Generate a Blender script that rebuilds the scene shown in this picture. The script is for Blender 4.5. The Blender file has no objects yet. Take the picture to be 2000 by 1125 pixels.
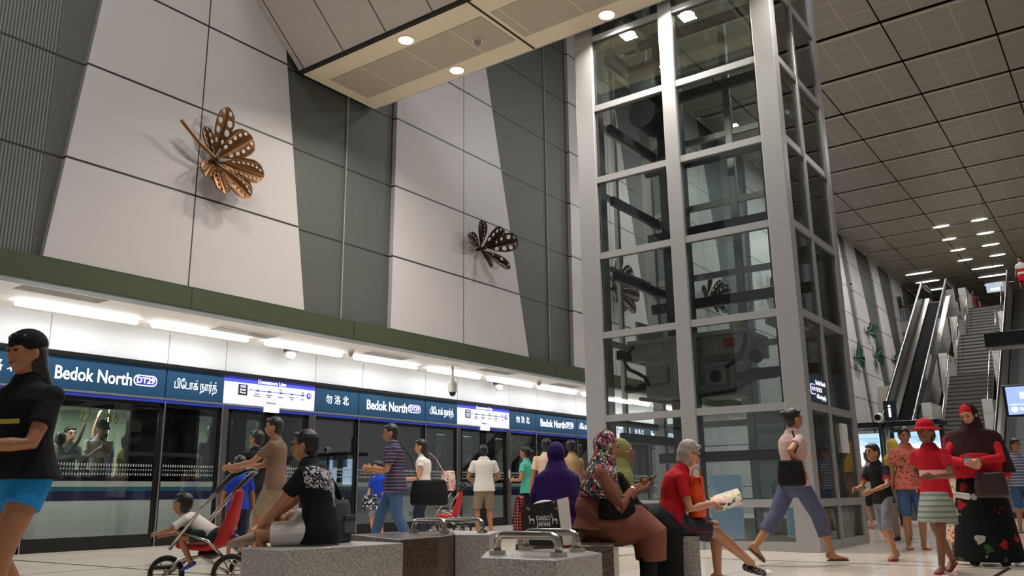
import bpy, bmesh, math, random
from mathutils import Vector, Matrix
random.seed(7)
V = Vector
D2R = math.pi / 180
scn = bpy.context.scene
COL = scn.collection

# ------------------------------------------------------------------ camera
F_PX, YAW, PIT, ROL = 1659.5, .62885, .23854, .0126
fw = V((math.cos(YAW) * math.cos(PIT), math.sin(YAW) * math.cos(PIT), math.sin(PIT)))
rt = fw.cross(V((0, 0, 1))).normalized()
dn = fw.cross(rt)
r2 = rt * math.cos(ROL) + dn * math.sin(ROL)
d2 = dn * math.cos(ROL) - rt * math.sin(ROL)
cam = bpy.data.cameras.new('camera')
cam.sensor_width = 36.0
cam.lens = F_PX / 2000 * 36
cam.clip_start = .05
cam.clip_end = 300
co = bpy.data.objects.new('camera', cam)
COL.objects.link(co)
M3 = Matrix((r2, -d2, -fw)).transposed().to_4x4()
co.matrix_world = Matrix.Translation((0, 0, .75)) @ M3
scn.camera = co

# ------------------------------------------------------------------ exposure and world
scn.view_settings.view_transform = 'Standard'
scn.view_settings.look = 'None'
scn.view_settings.gamma = 1
scn.view_settings.use_curve_mapping = False
scn.view_settings.exposure = 0.0
wd = bpy.data.worlds.new('world')
scn.world = wd
wd.use_nodes = True
wd.node_tree.nodes['Background'].inputs[0].default_value = (.80, .79, .775, 1)
wd.node_tree.nodes['Background'].inputs[1].default_value = .2
scn.cycles.max_bounces = 7
scn.cycles.transparent_max_bounces = 24
scn.cycles.glossy_bounces = 3
scn.cycles.diffuse_bounces = 3
scn.cycles.caustics_reflective = False
scn.cycles.caustics_refractive = False
scn.cycles.sample_clamp_indirect = 4

def area(name, loc, target, sx, sy, power, color=(1, .98, .965), spread=180):
    l = bpy.data.lights.new(name, 'AREA')
    l.shape = 'RECTANGLE'; l.size = sx; l.size_y = sy
    l.energy = power; l.color = color; l.spread = spread * D2R
    o = bpy.data.objects.new(name, l); COL.objects.link(o)
    o.location = loc
    o.rotation_euler = (V(target) - V(loc)).to_track_quat('-Z', 'Y').to_euler()
    return o

# added fill lamps under the hall ceiling, standing in for unseen light slots
for (x, y, p) in [(2.5, 4.2, 430), (6.0, 1.5, 480), (16.5, 2.0, 500), (24, 4, 420), (33, 7, 520), (33, 2, 420), (43, 7, 600), (52, 6, 600)]:
    area('hall_fill_lamp', (x, y, 13.8), (x, y + .01, 0), 2.4, .5, p)

# ------------------------------------------------------------------ materials
def lin(c):
    return tuple((v / 12.92 if v <= .04045 else ((v + .055) / 1.055) ** 2.4) for v in c)
def hx(s):
    return lin(tuple(int(s[i:i + 2], 16) / 255 for i in (0, 2, 4)))
MATS = {}
def mat(name, col, rough=.5, metal=0., var=.0, scale=20., bump=0., spec=.5, emit=None, es=0.):
    if name in MATS: return MATS[name]
    if isinstance(col, str): col = hx(col)
    m = bpy.data.materials.new(name); m.use_nodes = True
    nt = m.node_tree; b = nt.nodes['Principled BSDF']
    b.inputs['Base Color'].default_value = (*col, 1)
    b.inputs['Roughness'].default_value = rough
    b.inputs['Metallic'].default_value = metal
    b.inputs['Specular IOR Level'].default_value = spec
    if emit is not None:
        b.inputs['Emission Color'].default_value = (*(hx(emit) if isinstance(emit, str) else emit), 1)
        b.inputs['Emission Strength'].default_value = es
    if var or bump:
        tc = nt.nodes.new('ShaderNodeTexCoord')
        n = nt.nodes.new('ShaderNodeTexNoise'); n.inputs['Scale'].default_value = scale
        n.inputs['Detail'].default_value = 3
        nt.links.new(tc.outputs['Object'], n.inputs['Vector'])
        if var:
            r = nt.nodes.new('ShaderNodeMix'); r.data_type = 'RGBA'
            r.inputs[6].default_value = (*[c * (1 - var) for c in col], 1)
            r.inputs[7].default_value = (*[min(1, c * (1 + var)) for c in col], 1)
            nt.links.new(n.outputs['Fac'], r.inputs[0])
            nt.links.new(r.outputs[2], b.inputs['Base Color'])
        if bump:
            bp = nt.nodes.new('ShaderNodeBump'); bp.inputs['Strength'].default_value = bump
            bp.inputs['Distance'].default_value = .01
            nt.links.new(n.outputs['Fac'], bp.inputs['Height'])
            nt.links.new(bp.outputs[0], b.inputs['Normal'])
    MATS[name] = m
    return m

def nodes(m): return m.node_tree.nodes, m.node_tree.links
def math_n(nt, op, a, b=None, c=None):
    n = nt.nodes.new('ShaderNodeMath'); n.operation = op
    for i, v in enumerate((a, b, c)):
        if v is None: continue
        if isinstance(v, (int, float)): n.inputs[i].default_value = v
        else: nt.links.new(v, n.inputs[i])
    return n.outputs[0]
def sep(nt, kind='Object'):
    tc = nt.nodes.new('ShaderNodeTexCoord'); s = nt.nodes.new('ShaderNodeSeparateXYZ')
    nt.links.new(tc.outputs[kind], s.inputs[0]); return s.outputs, tc
def mixc(nt, fac, c1, c2):
    r = nt.nodes.new('ShaderNodeMix'); r.data_type = 'RGBA'
    if isinstance(fac, (int, float)): r.inputs[0].default_value = fac
    else: nt.links.new(fac, r.inputs[0])
    for i, c in ((6, c1), (7, c2)):
        if isinstance(c, tuple): r.inputs[i].default_value = (*c, 1)
        else: nt.links.new(c, r.inputs[i])
    return r.outputs[2]
def line_mask(nt, coord, period, width, offset=0.):
    """1 on thin lines every period"""
    a = math_n(nt, 'SUBTRACT', coord, offset)
    f = math_n(nt, 'WRAP', a, period * .5, -period * .5)
    return math_n(nt, 'LESS_THAN', math_n(nt, 'ABSOLUTE', f), width * .5)

def glass(name, tint, refl=.09, rough=.0, edge=.9):
    if name in MATS: return MATS[name]
    m = bpy.data.materials.new(name); m.use_nodes = True
    nt = m.node_tree; nt.nodes.clear()
    out = nt.nodes.new('ShaderNodeOutputMaterial')
    tr = nt.nodes.new('ShaderNodeBsdfTransparent'); tr.inputs[0].default_value = (*tint, 1)
    gl = nt.nodes.new('ShaderNodeBsdfGlossy'); gl.inputs['Roughness'].default_value = rough
    gl.inputs['Color'].default_value = (.95, .97, 1, 1)
    fr = nt.nodes.new('ShaderNodeLayerWeight'); fr.inputs[0].default_value = .35
    f = math_n(nt, 'MULTIPLY_ADD', fr.outputs['Fresnel'], edge, refl - .03)
    f = math_n(nt, 'MINIMUM', f, .9)
    mx = nt.nodes.new('ShaderNodeMixShader')
    nt.links.new(f, mx.inputs[0]); nt.links.new(tr.outputs[0], mx.inputs[1]); nt.links.new(gl.outputs[0], mx.inputs[2])
    nt.links.new(mx.outputs[0], out.inputs[0])
    MATS[name] = m
    return m

def emis(name, col, s):
    if name in MATS: return MATS[name]
    if isinstance(col, str): col = hx(col)
    m = mat(name, (.8, .8, .8), .4, emit=col, es=s)
    return m

# skins / fabrics
SK1 = mat('skin_light', 'b98567', .5, var=.06, scale=9)
SK2 = mat('skin_tan', 'a06c4c', .5, var=.06, scale=9)
SK3 = mat('skin_brown', '74482f', .5, var=.06, scale=9)
HAIR = mat('hair_black', '14100f', .45, bump=.3, scale=80)
HAIRG = mat('hair_grey', '9a9088', .5, var=.25, scale=30, bump=.3)
EYE = mat('eye_dark', '1a1210', .2)
LIP = mat('lip_red', '8a463e', .4)
def fab(name, c, var=.12, scale=14, bump=.35, rough=.85): return mat(name, c, rough, var=var, scale=scale, bump=bump, spec=.25)

STEEL_P = mat('painted_grey_steel', '9b9b9d', .38, .25, var=.03, scale=3)
STEEL_D = mat('dark_grey_steel', '2b2d2f', .45, .4)
STEEL = mat('brushed_stainless', 'b9b4ac', .22, 1.0, var=.06, scale=40)
BLACK = mat('black_frame', '0a0a0b', .3)
GLASS_L = glass('lift_glass', (.88, .92, .90), .07)
GLASS_D = glass('screen_door_glass', (.88, .91, .90), .05, edge=.5)
GLASS_C = glass('clear_glass', (.85, .9, .89), .10)
WHITE_P = mat('white_panel', 'c9c2bd', .45, var=.02, scale=2, spec=.4)
BRONZE = mat('bronze_metal', '6c4622', .38, .6, var=.25, scale=3)
GREEN_B = mat('olive_green_fascia', '38432a', .5, var=.05, scale=3)
SOFFIT = mat('pale_soffit', 'efece7', .6, var=.03, scale=5)

def perforated(name, c1, c2, period=.035):
    m = mat(name, c1, .55, .2); nt = m.node_tree; b = nt.nodes['Principled BSDF']
    o, tc = sep(nt)
    s = math_n(nt, 'MULTIPLY', o[0], 2 * math.pi / period)
    s = math_n(nt, 'MULTIPLY_ADD', math_n(nt, 'SINE', s), .5, .5)
    nt.links.new(mixc(nt, s, hx(c1), hx(c2)), b.inputs['Base Color'])
    return m
GREY_RIB = perforated('ribbed_grey_panel', '353736', '777a78', .045)
GREY_FINE = perforated('fine_grey_panel', '4d504e', '595c5a', .03)
GAP = mat('joint_dark', '1d1b1a', .8)

def granite(name, c1, c2, rough=.3):
    m = mat(name, c1, rough); nt = m.node_tree; b = nt.nodes['Principled BSDF']
    o, tc = sep(nt)
    n = nt.nodes.new('ShaderNodeTexVoronoi'); n.inputs['Scale'].default_value = 170
    nt.links.new(tc.outputs['Object'], n.inputs['Vector'])
    n2 = nt.nodes.new('ShaderNodeTexNoise'); n2.inputs['Scale'].default_value = 60; n2.inputs['Detail'].default_value = 6
    nt.links.new(tc.outputs['Object'], n2.inputs['Vector'])
    f = math_n(nt, 'ADD', math_n(nt, 'MULTIPLY', n.outputs['Color'], .6), math_n(nt, 'MULTIPLY', n2.outputs['Fac'], .5))
    r = nt.nodes.new('ShaderNodeMapRange'); r.inputs[1].default_value = .3; r.inputs[2].default_value = .85
    nt.links.new(f, r.inputs[0])
    nt.links.new(mixc(nt, r.outputs[0], hx(c1), hx(c2)), b.inputs['Base Color'])
    return m
GR_L = granite('light_granite', '6f6a68', 'bdb8b4')
GR_D = granite('dark_brown_granite', '2a221d', '6a5b4e', .22)

# floor: polished stone with dark joints
FLOOR = mat('polished_floor_stone', 'b5a898', .13, spec=.6)
nt = FLOOR.node_tree; b = nt.nodes['Principled BSDF']; o, tc = sep(nt)
n = nt.nodes.new('ShaderNodeTexNoise'); n.inputs['Scale'].default_value = .8; n.inputs['Detail'].default_value = 8
nt.links.new(tc.outputs['Object'], n.inputs['Vector'])
base = mixc(nt, n.outputs['Fac'], hx('d8ccbe'), hx('e6dccf'))
thick = math_n(nt, 'MAXIMUM', line_mask(nt, o[0], 4.2, .07, 9.72), line_mask(nt, o[1], 4.2, .05, 9.62))
thin = math_n(nt, 'MAXIMUM', line_mask(nt, o[0], 1.05, .012, 9.72), line_mask(nt, o[1], 1.05, .012, 9.62))
base = mixc(nt, math_n(nt, 'MULTIPLY', thin, .45), base, hx('6e6459'))
base = mixc(nt, thick, base, hx('4a4038'))
nt.links.new(base, b.inputs['Base Color'])

# hall ceiling: perforated beige-grey trays with thin seams
CEIL = mat('ceiling_tray', '8b8378', .42, .25)
nt = CEIL.node_tree; b = nt.nodes['Principled BSDF']; o, tc = sep(nt)
sm = math_n(nt, 'MAXIMUM', line_mask(nt, o[0], 2.87 / 3, .03, 24.4), line_mask(nt, o[1], 2.66 / 3, .03, 4.35))
fine = math_n(nt, 'MULTIPLY_ADD', math_n(nt, 'SINE', math_n(nt, 'MULTIPLY', o[0], 60)), .5, .5)
cc = mixc(nt, fine, hx('a19a90'), hx('a8a197'))
lit_edge = line_mask(nt, o[0], 2.87, .15, 24.4 + .16)  # lighter strip painted along each tray's near edge, as if lit
nt.links.new(mixc(nt, math_n(nt, 'MAXIMUM', sm, lit_edge), cc, hx('c8bfb0')), b.inputs['Base Color'])

# ------------------------------------------------------------------ object helpers
def wmat(o):
    m = Matrix.Translation(o.location) @ o.rotation_euler.to_matrix().to_4x4()
    return wmat(o.parent) @ m if o.parent else m

def thing(name, label, cat, loc=(0, 0, 0), rotz=0., group=None, kind=None):
    o = bpy.data.objects.new(name, None); COL.objects.link(o)
    o.empty_display_size = .1
    o.location = loc; o.rotation_euler = (0, 0, rotz)
    o['label'] = label; o['category'] = cat
    if group: o['group'] = group
    if kind: o['kind'] = kind
    return o
def tag(o, label, cat, group=None, kind=None):
    o['label'] = label; o['category'] = cat
    if group: o['group'] = group
    if kind: o['kind'] = kind
    return o
def struct(o, label=None):
    o['kind'] = 'structure'
    if label: o['label'] = label
    return o

class MB:
    def __init__(s): s.v = []; s.f = []
    def add(s, vs, fs):
        k = len(s.v); s.v += [V(p) for p in vs]; s.f += [tuple(i + k for i in f) for f in fs]
        return s
    def box(s, a, b):
        x0, y0, z0 = [min(a[i], b[i]) for i in range(3)]; x1, y1, z1 = [max(a[i], b[i]) for i in range(3)]
        return s.add([(x0, y0, z0), (x1, y0, z0), (x1, y1, z0), (x0, y1, z0), (x0, y0, z1), (x1, y0, z1), (x1, y1, z1), (x0, y1, z1)],
                     [(0, 3, 2, 1), (4, 5, 6, 7), (0, 1, 5, 4), (1, 2, 6, 5), (2, 3, 7, 6), (3, 0, 4, 7)])
    def prism(s, poly, ext):
        n = len(poly); e = V(ext); p = [V(q) for q in poly]
        nrm = V((0, 0, 0))
        for i in range(n): nrm += p[i].cross(p[(i + 1) % n])
        if nrm.dot(e) > 0: p = p[::-1]
        return s.add(p + [q + e for q in p], [tuple(range(n)), tuple(range(2 * n - 1, n - 1, -1))] +
                     [(i, i + n, (i + 1) % n + n, (i + 1) % n) for i in range(n)])
    def obox(s, c, ax, ay, az):
        """box by centre and three half-axis vectors"""
        c = V(c); ax = V(ax); ay = V(ay); az = V(az)
        vs = [c + ax * i + ay * j + az * k for k in (-1, 1) for (i, j) in ((-1, -1), (1, -1), (1, 1), (-1, 1))]
        return s.add(vs, [(0, 3, 2, 1), (4, 5, 6, 7), (0, 1, 5, 4), (1, 2, 6, 5), (2, 3, 7, 6), (3, 0, 4, 7)])
    def loft(s, pts, ra, rb=None, side=(0, 1, 0), n=12, round_=(True, True)):
        pts = [V(p) for p in pts]; m = len(pts); rb = rb or ra; side = V(side)
        if not hasattr(ra, '__len__'): ra = [ra] * m
        if not hasattr(rb, '__len__'): rb = [rb] * m
        ra = list(ra); rb = list(rb)
        P2, A, B, T = [], [], [], []
        for i in range(m):
            t = (pts[min(i + 1, m - 1)] - pts[max(i - 1, 0)])
            t = t.normalized() if t.length > 1e-9 else V((0, 0, 1))
            P2.append(pts[i]); A.append(ra[i]); B.append(rb[i]); T.append(t)
        if round_[0]:
            t = T[0]; r = min(A[0], B[0])
            for q, c in ((.45, .87), (.85, .48)):
                P2.insert(0, pts[0] - t * r * q); A.insert(0, ra[0] * c); B.insert(0, rb[0] * c); T.insert(0, t)
        if round_[1]:
            t = T[-1]; r = min(ra[-1], rb[-1])
            for q, c in ((.45, .87), (.85, .48)):
                P2.append(pts[-1] + t * r * q); A.append(ra[-1] * c); B.append(rb[-1] * c); T.append(t)
        rings = []; vs = []
        for p, a_, b_, t in zip(P2, A, B, T):
            sd = side - t * side.dot(t)
            if sd.length < 1e-3: sd = V((1, 0, 0)) - t * t.x
            if sd.length < 1e-3: sd = V((0, 0, 1)) - t * t.z
            sd.normalize(); bb = t.cross(sd)
            for k in range(n):
                q = 2 * math.pi * k / n
                vs.append(p + sd * (a_ * math.cos(q)) + bb * (b_ * math.sin(q)))
        fs = []; L = len(P2)
        for i in range(L - 1):
            for k in range(n):
                k2 = (k + 1) % n
                fs.append((i * n + k, i * n + k2, (i + 1) * n + k2, (i + 1) * n + k))
        fs.append(tuple(range(n - 1, -1, -1))); fs.append(tuple(range((L - 1) * n, L * n)))
        return s.add(vs, fs)
    def tube(s, pts, r, n=10): return s.loft(pts, r, n=n, round_=(False, False), side=(.3, .8, .5))
    def ell(s, c, rx, ry, rz, R=None, n=14, m=9):
        c = V(c); vs = []; fs = []
        R = R or Matrix.Identity(3)
        for i in range(1, m):
            a = math.pi * i / m
            for k in range(n):
                q = 2 * math.pi * k / n
                vs.append(c + R @ V((rx * math.sin(a) * math.cos(q), ry * math.sin(a) * math.sin(q), rz * math.cos(a))))
        t = len(vs); vs += [c + R @ V((0, 0, rz)), c + R @ V((0, 0, -rz))]
        for i in range(m - 2):
            for k in range(n):
                k2 = (k + 1) % n
                fs.append((i * n + k, (i + 1) * n + k, (i + 1) * n + k2, i * n + k2))
        for k in range(n):
            k2 = (k + 1) % n
            fs.append((t, k, k2)); fs.append((t + 1, (m - 2) * n + k2, (m - 2) * n + k))
        return s.add(vs, fs)
    def build(s, name, m, parent=None, world=True, smooth=False, bevel=0., label=None):
        me = bpy.data.meshes.new(name); vs = s.v
        if parent is not None and world:
            inv = wmat(parent).inverted(); vs = [inv @ p for p in vs]
        off = V((0, 0, 0))
        if parent is None and vs:
            mn = V([min(p[i] for p in vs) for i in range(3)]); mx = V([max(p[i] for p in vs) for i in range(3)])
            off = V(((mn.x + mx.x) / 2, (mn.y + mx.y) / 2, mn.z))
            if name.startswith(('floor', 'wall', 'ceiling')): off = V((0, 0, 0))
            vs = [p - off for p in vs]
        me.from_pydata([tuple(p) for p in vs], [], s.f)
        if smooth:
            me.polygons.foreach_set('use_smooth', [True] * len(me.polygons))
        me.update()
        o = bpy.data.objects.new(name, me); COL.objects.link(o)
        if parent is not None: o.parent = parent
        o.location = off
        me.materials.append(m)
        if bevel:
            md = o.modifiers.new('bevel', 'BEVEL'); md.width = bevel; md.segments = 2; md.limit_method = 'ANGLE'
            md.harden_normals = False
        if label: o['label'] = label
        return o

def blob(mb, name, m, parent, vox=.01, it=3, label=None):
    """fuse overlapping volumes into one continuous surface"""
    me = bpy.data.meshes.new('tmp'); me.from_pydata([tuple(p) for p in mb.v], [], mb.f); me.update()
    o = bpy.data.objects.new('tmp', me); COL.objects.link(o)
    rm = o.modifiers.new('r', 'REMESH'); rm.mode = 'VOXEL'; rm.voxel_size = vox
    sm = o.modifiers.new('s', 'SMOOTH'); sm.factor = .5; sm.iterations = it
    dg = bpy.context.evaluated_depsgraph_get()
    me2 = bpy.data.meshes.new_from_object(o.evaluated_get(dg), depsgraph=dg)
    bpy.data.objects.remove(o); bpy.data.meshes.remove(me)
    me2.name = name
    me2.polygons.foreach_set('use_smooth', [True] * len(me2.polygons))
    me2.materials.clear(); me2.materials.append(m)
    ob = bpy.data.objects.new(name, me2); COL.objects.link(ob)
    ob.parent = parent
    if label: ob['label'] = label
    return ob

def text(s, name, size, loc, m, parent, facing='-Y', bold=0., ext=.002, align='LEFT', width=None, rot=None):
    """lettering as a mesh; width fits the line to a real width in metres"""
    cu = bpy.data.curves.new('tmp', 'FONT'); cu.body = s; cu.size = size; cu.extrude = ext
    cu.offset = bold; cu.align_x = align; cu.align_y = 'CENTER'; cu.resolution_u = 3
    t = bpy.data.objects.new('tmp', cu); COL.objects.link(t)
    dg = bpy.context.evaluated_depsgraph_get()
    me = bpy.data.meshes.new_from_object(t.evaluated_get(dg), depsgraph=dg)
    bpy.data.objects.remove(t); bpy.data.curves.remove(cu)
    me.name = name; me.materials.clear(); me.materials.append(m)
    if width and len(me.vertices):
        x0 = min(v.co.x for v in me.vertices); x1 = max(v.co.x for v in me.vertices)
        k = width / (x1 - x0); c = {'LEFT': x0, 'CENTER': (x0 + x1) / 2}[align]
        for v in me.vertices: v.co.x = (v.co.x - c) * k
    rz = {'-Y': 0, '-X': -90, '+Y': 180}[facing] * D2R
    W = Matrix.Translation(loc) @ (rot if rot is not None else Matrix.Rotation(rz, 4, 'Z') @ Matrix.Rotation(math.pi / 2, 4, 'X'))
    if parent is not None: W = wmat(parent).inverted() @ W
    me.transform(W)
    o = bpy.data.objects.new(name, me); COL.objects.link(o)
    if parent is not None: o.parent = parent
    return o

def panel_text_quad(mb, x0, x1, z0, z1, y, d=.004): mb.box((x0, y - d, z0), (x1, y, z1))

def rrect(x0, x1, z0, z1, y, r, d, n=6):
    """rounded slab facing -Y"""
    p = []
    for cx_, cz_, a0 in ((x1 - r, z1 - r, 0), (x0 + r, z1 - r, 90), (x0 + r, z0 + r, 180), (x1 - r, z0 + r, 270)):
        for i in range(n + 1):
            a = (a0 + 90 * i / n) * D2R
            p.append((cx_ + r * math.cos(a), y, cz_ + r * math.sin(a)))
    return MB().prism(p, (0, -d, 0))

# ------------------------------------------------------------------ floor and walls
ZS, ZP = 3.88, 1.472
XW, YW, YD = -7., 11.37, 13.3
struct(MB().box((XW, -22, -.2), (75, 13.42, 0)).build('floor', FLOOR), 'polished pale stone platform floor with dark joints')

def add_lines(m, zl=True, xs=(), per=6.6, w=.022, col='24211f'):
    nt = m.node_tree; b = nt.nodes['Principled BSDF']; s = b.inputs['Base Color']
    o, tc = sep(nt)
    mk = line_mask(nt, o[2], ZP, .034, ZS) if zl else None
    for x in xs:
        l = line_mask(nt, o[0], per, w, x)
        mk = l if mk is None else math_n(nt, 'MAXIMUM', mk, l)
    base = s.links[0].from_socket if s.links else tuple(s.default_value)[:3]
    nt.links.new(mixc(nt, mk, base, hx(col)), s)
W1 = mat('white_wall_panel', 'bfbaba', .42, var=.02, scale=1.5, spec=.45); add_lines(W1, True, (7.25,))
add_lines(GREY_FINE, True, ()); add_lines(GREY_RIB, True, ())
W2 = mat('white_bulkhead', 'c4c5c6', .4, spec=.4); add_lines(W2, False, (6.2, 8.21, 9.37, 11.49), w=.015, col='77787a')
GREEN_B2 = GREEN_B; add_lines(GREEN_B2, False, (7.31,), 3.36, .02, '15170f')

struct(MB().box((5.0, YW + .1, ZS), (75, YW + .3, 14.1)).build('wall_platform', GREY_FINE), 'grey perforated upper wall recessed between slanted white panels')
struct(MB().box((XW, YW + .1, ZS), (5.0, YW + .3, 14.1)).build('wall_ribbed', GREY_RIB), 'dark ribbed metal upper wall at the far left')
struct(MB().box((30.4, YW + .1, 0), (75, YW + .3, ZS)).build('wall_far_lower', GREY_FINE), 'grey lower wall beyond the platform doors')
mb = MB()
for x in (10.42, 17.3): mb.box((x - .012, YW + .07, ZS), (x + .012, YW + .1, 14.1))
struct(mb.build('trim_1', mat('pale_seam', '8f938f', .5)))

def trapz(n, xl0, xl1, xr0, xr1, z0=ZS, z1=14.05, m=W1):
    mb = MB().prism([(xl0, YW, z0), (xr0, YW, z0), (xr1, YW, z1), (xl1, YW, z1)], (0, .1, 0))
    mb.v = list(mb.v)
    o = mb.build('wall_panel_%d' % n, m); struct(o, 'slanted white wall panel between grey perforated bays')
for i, a in enumerate([(5.09, 6.1, 9.51, 8.02), (11.64, 11.75, 16.28, 13.9), (18.28, 18.4, 22.9, 20.6), (24.9, 25.1, 29.5, 27.2),
                       (31.5, 31.8, 36.1, 33.8), (38.1, 38.6, 41.6, 39.6)]):
    trapz(i + 1, *a)
for i, a in enumerate([(43.0, 44.4, 49.1, 44.9), (49.9, 46.2, 54.6, 48.0), (55.1, 51.4, 59.6, 53.1), (60.5, 56.4, 61.6, 59.5)]):
    trapz(i + 7, *a, z0=0)

struct(MB().box((XW, YW - .02, 3.56), (30, YW + .02, ZS)).build('wall_green_band', GREEN_B), 'olive green fascia band under the upper wall')
struct(MB().box((XW, YW, 3.53), (30, YW + .24, 3.57)).build('trim_2', mat('grey_lip', '8b908f', .4, .3)))
struct(MB().box((XW, YW + .22, 3.55), (30, 13.6, 3.7)).build('ceiling_soffit', SOFFIT), 'pale soffit over the platform doors')
struct(MB().box((XW, YD, 3.0), (30.4, YD + .3, 3.56)).build('wall_bulkhead', W2), 'bright white bulkhead panels above the station name band')
struct(MB().box((XW, YD - .05, 2.93), (30.4, YD + .1, 3.0)).build('trim_3', BLACK))
struct(MB().box((30.2, YD - 2, 0), (30.4, 17, 3.6)).build('wall_platform_end', W1))

# soffit fittings
TUBE = emis('lit_tube', (1, 1, 1), 9)
names = ['above the black-clad walker', 'second along from the left', 'third along, before the first white dome', 'beside the first smoke detector',
         'in front of which the camera hangs', 'behind the second white dome', 'nearest the lift shaft', 'seen through the lift glass', 'last seen through the lift glass']
for i in range(-3, 11):
    x0 = [5.4, 7.51, 9.75, 11.96, 14.2, 16.4, 18.55][i] if 0 <= i <= 6 else 5.4 + 2.2 * i
    lab = 'white linear light in the soffit, ' + (names[i] if 0 <= i < 9 else ('left of the picture edge' if i < 0 else 'far down the platform'))
    mb = MB().loft([(x0, 12.66, 3.495), (x0 + 1.8, 12.66, 3.495)], .05, .04, side=(0, 1, 0), n=10)
    o = mb.build('linear_light', TUBE); tag(o, lab, 'ceiling light', 'linear lights in the soffit')
    area('soffit_lamp', (x0 + .9, 12.66, 3.44), (x0 + .9, 12.75, 0), 1.8, .12, 19, (.95, .98, 1.0))
GRI = mat('grille_grey', 'a8a49e', .5, .2)
for i, (x, y) in enumerate([(5.62, 11.83), (9.0, 12.3), (12.4, 12.2), (15.7, 11.88), (19.0, 12.1)]):
    t = thing('air_grille', ['long air grille in the soffit at the far left', 'air grille beside the second linear light', 'air grille behind the fourth linear light',
              'air grille right of the hanging camera', 'air grille nearest the lift shaft'][i], 'air vent', (x, y, 3.55), group='soffit air grilles')
    MB().box((x - .6, y - .2, 3.535), (x + .6, y - .17, 3.552)).box((x - .6, y + .17, 3.535), (x + .6, y + .2, 3.552)).box((x - .62, y - .2, 3.535), (x - .6, y + .2, 3.552)).box((x + .6, y - .2, 3.535), (x + .62, y + .2, 3.552)).build('frame', SOFFIT, t)
    mb = MB()
    for k in range(9): mb.box((x - .6, y - .155 + k * .037, 3.54), (x + .6, y - .14 + k * .037, 3.551))
    mb.build('slat', GRI, t)
WPL = mat('white_plastic', 'dedad4', .3)
for i, (x, y) in enumerate([(10.56, 12.98), (17.23, 13.0)]):
    t = thing('speaker_dome', 'white globe fitting under the soffit ' + ['nearer the camera, before the first line map', 'farther off, past the hanging camera'][i], 'ceiling dome', (x, y, 3.4), group='white globe fittings')
    MB().ell((x, y, 3.42), .11, .11, .11).build('globe', WPL, t, smooth=True)
    MB().loft([(x, y, 3.47), (x, y, 3.55)], .13, n=16, round_=(False, False)).build('base', mat('dark_plastic', '3a3a3a', .5), t)
for i, (x, y, z) in enumerate([(11.47, 12.28, 3.55), (17.72, 12.09, 3.55), (10.18, 8.06, 8.25)]):
    t = thing('smoke_detector', ['small smoke detector between the third and fourth linear lights', 'small smoke detector near the lift end of the soffit', 'small smoke detector on the underside of the footbridge'][i], 'smoke detector', (x, y, z), group='smoke detectors')
    MB().loft([(x, y, z - .04), (x, y, z)], .09, n=16, round_=(False, False)).build('base', WPL, t)
    MB().loft([(x, y, z - .09), (x, y, z - .03)], [.05, .07], n=16, round_=(True, False)).build('sensor', mat('sensor_grey', '9a958e', .4), t)
t = thing('dome_camera', 'white pan camera hanging on a pole from the soffit', 'security camera', (14.36, 12.1, 2.9))
MB().tube([(14.36, 12.1, 3.15), (14.36, 12.1, 3.55)], .03).build('pole', WPL, t, smooth=True)
MB().loft([(14.36, 12.1, 3.53), (14.36, 12.1, 3.55)], .14, n=16, round_=(False, False)).build('ceiling_plate', WPL, t)
MB().loft([(14.36, 12.1, 2.96), (14.36, 12.1, 3.16), (14.36, 12.1, 3.2)], [.1, .1, .05], n=16, round_=(False, False)).build('housing', WPL, t, smooth=False)
MB().ell((14.36, 12.1, 2.95), .075, .075, .085).build('lens_dome', BLACK, t, smooth=True)

# ------------------------------------------------------------------ platform screen doors
NAVY = mat('navy_sign', '1f4360', .3, emit='1f4360', es=.08)
MAPW = mat('map_white', 'dfe2ee', .3, emit='e4e8f8', es=.22)
MAPB = mat('map_blue', '4a50c8', .3, emit='4248c8', es=.25)
WLET = mat('white_letter', 'f2f4f6', .4, emit='ffffff', es=.75)
BLUE = mat('blue_strip', '2a3a9c', .3, emit='2a3cb0', es=.12)
INDIGO = mat('indigo_letter', '2c2f9e', .4, emit='2c2f9e', es=.3)
SILV = mat('silver_trim', 'b3b3b6', .25, .8)
MGREY = mat('map_grey_text', '5c6078', .5)
MARK = mat('glass_marking', 'b9bdbd', .5)
LBLK = mat('map_black', '16161c', .4)
GRN = mat('map_green', '57b04a', .4)

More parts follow.
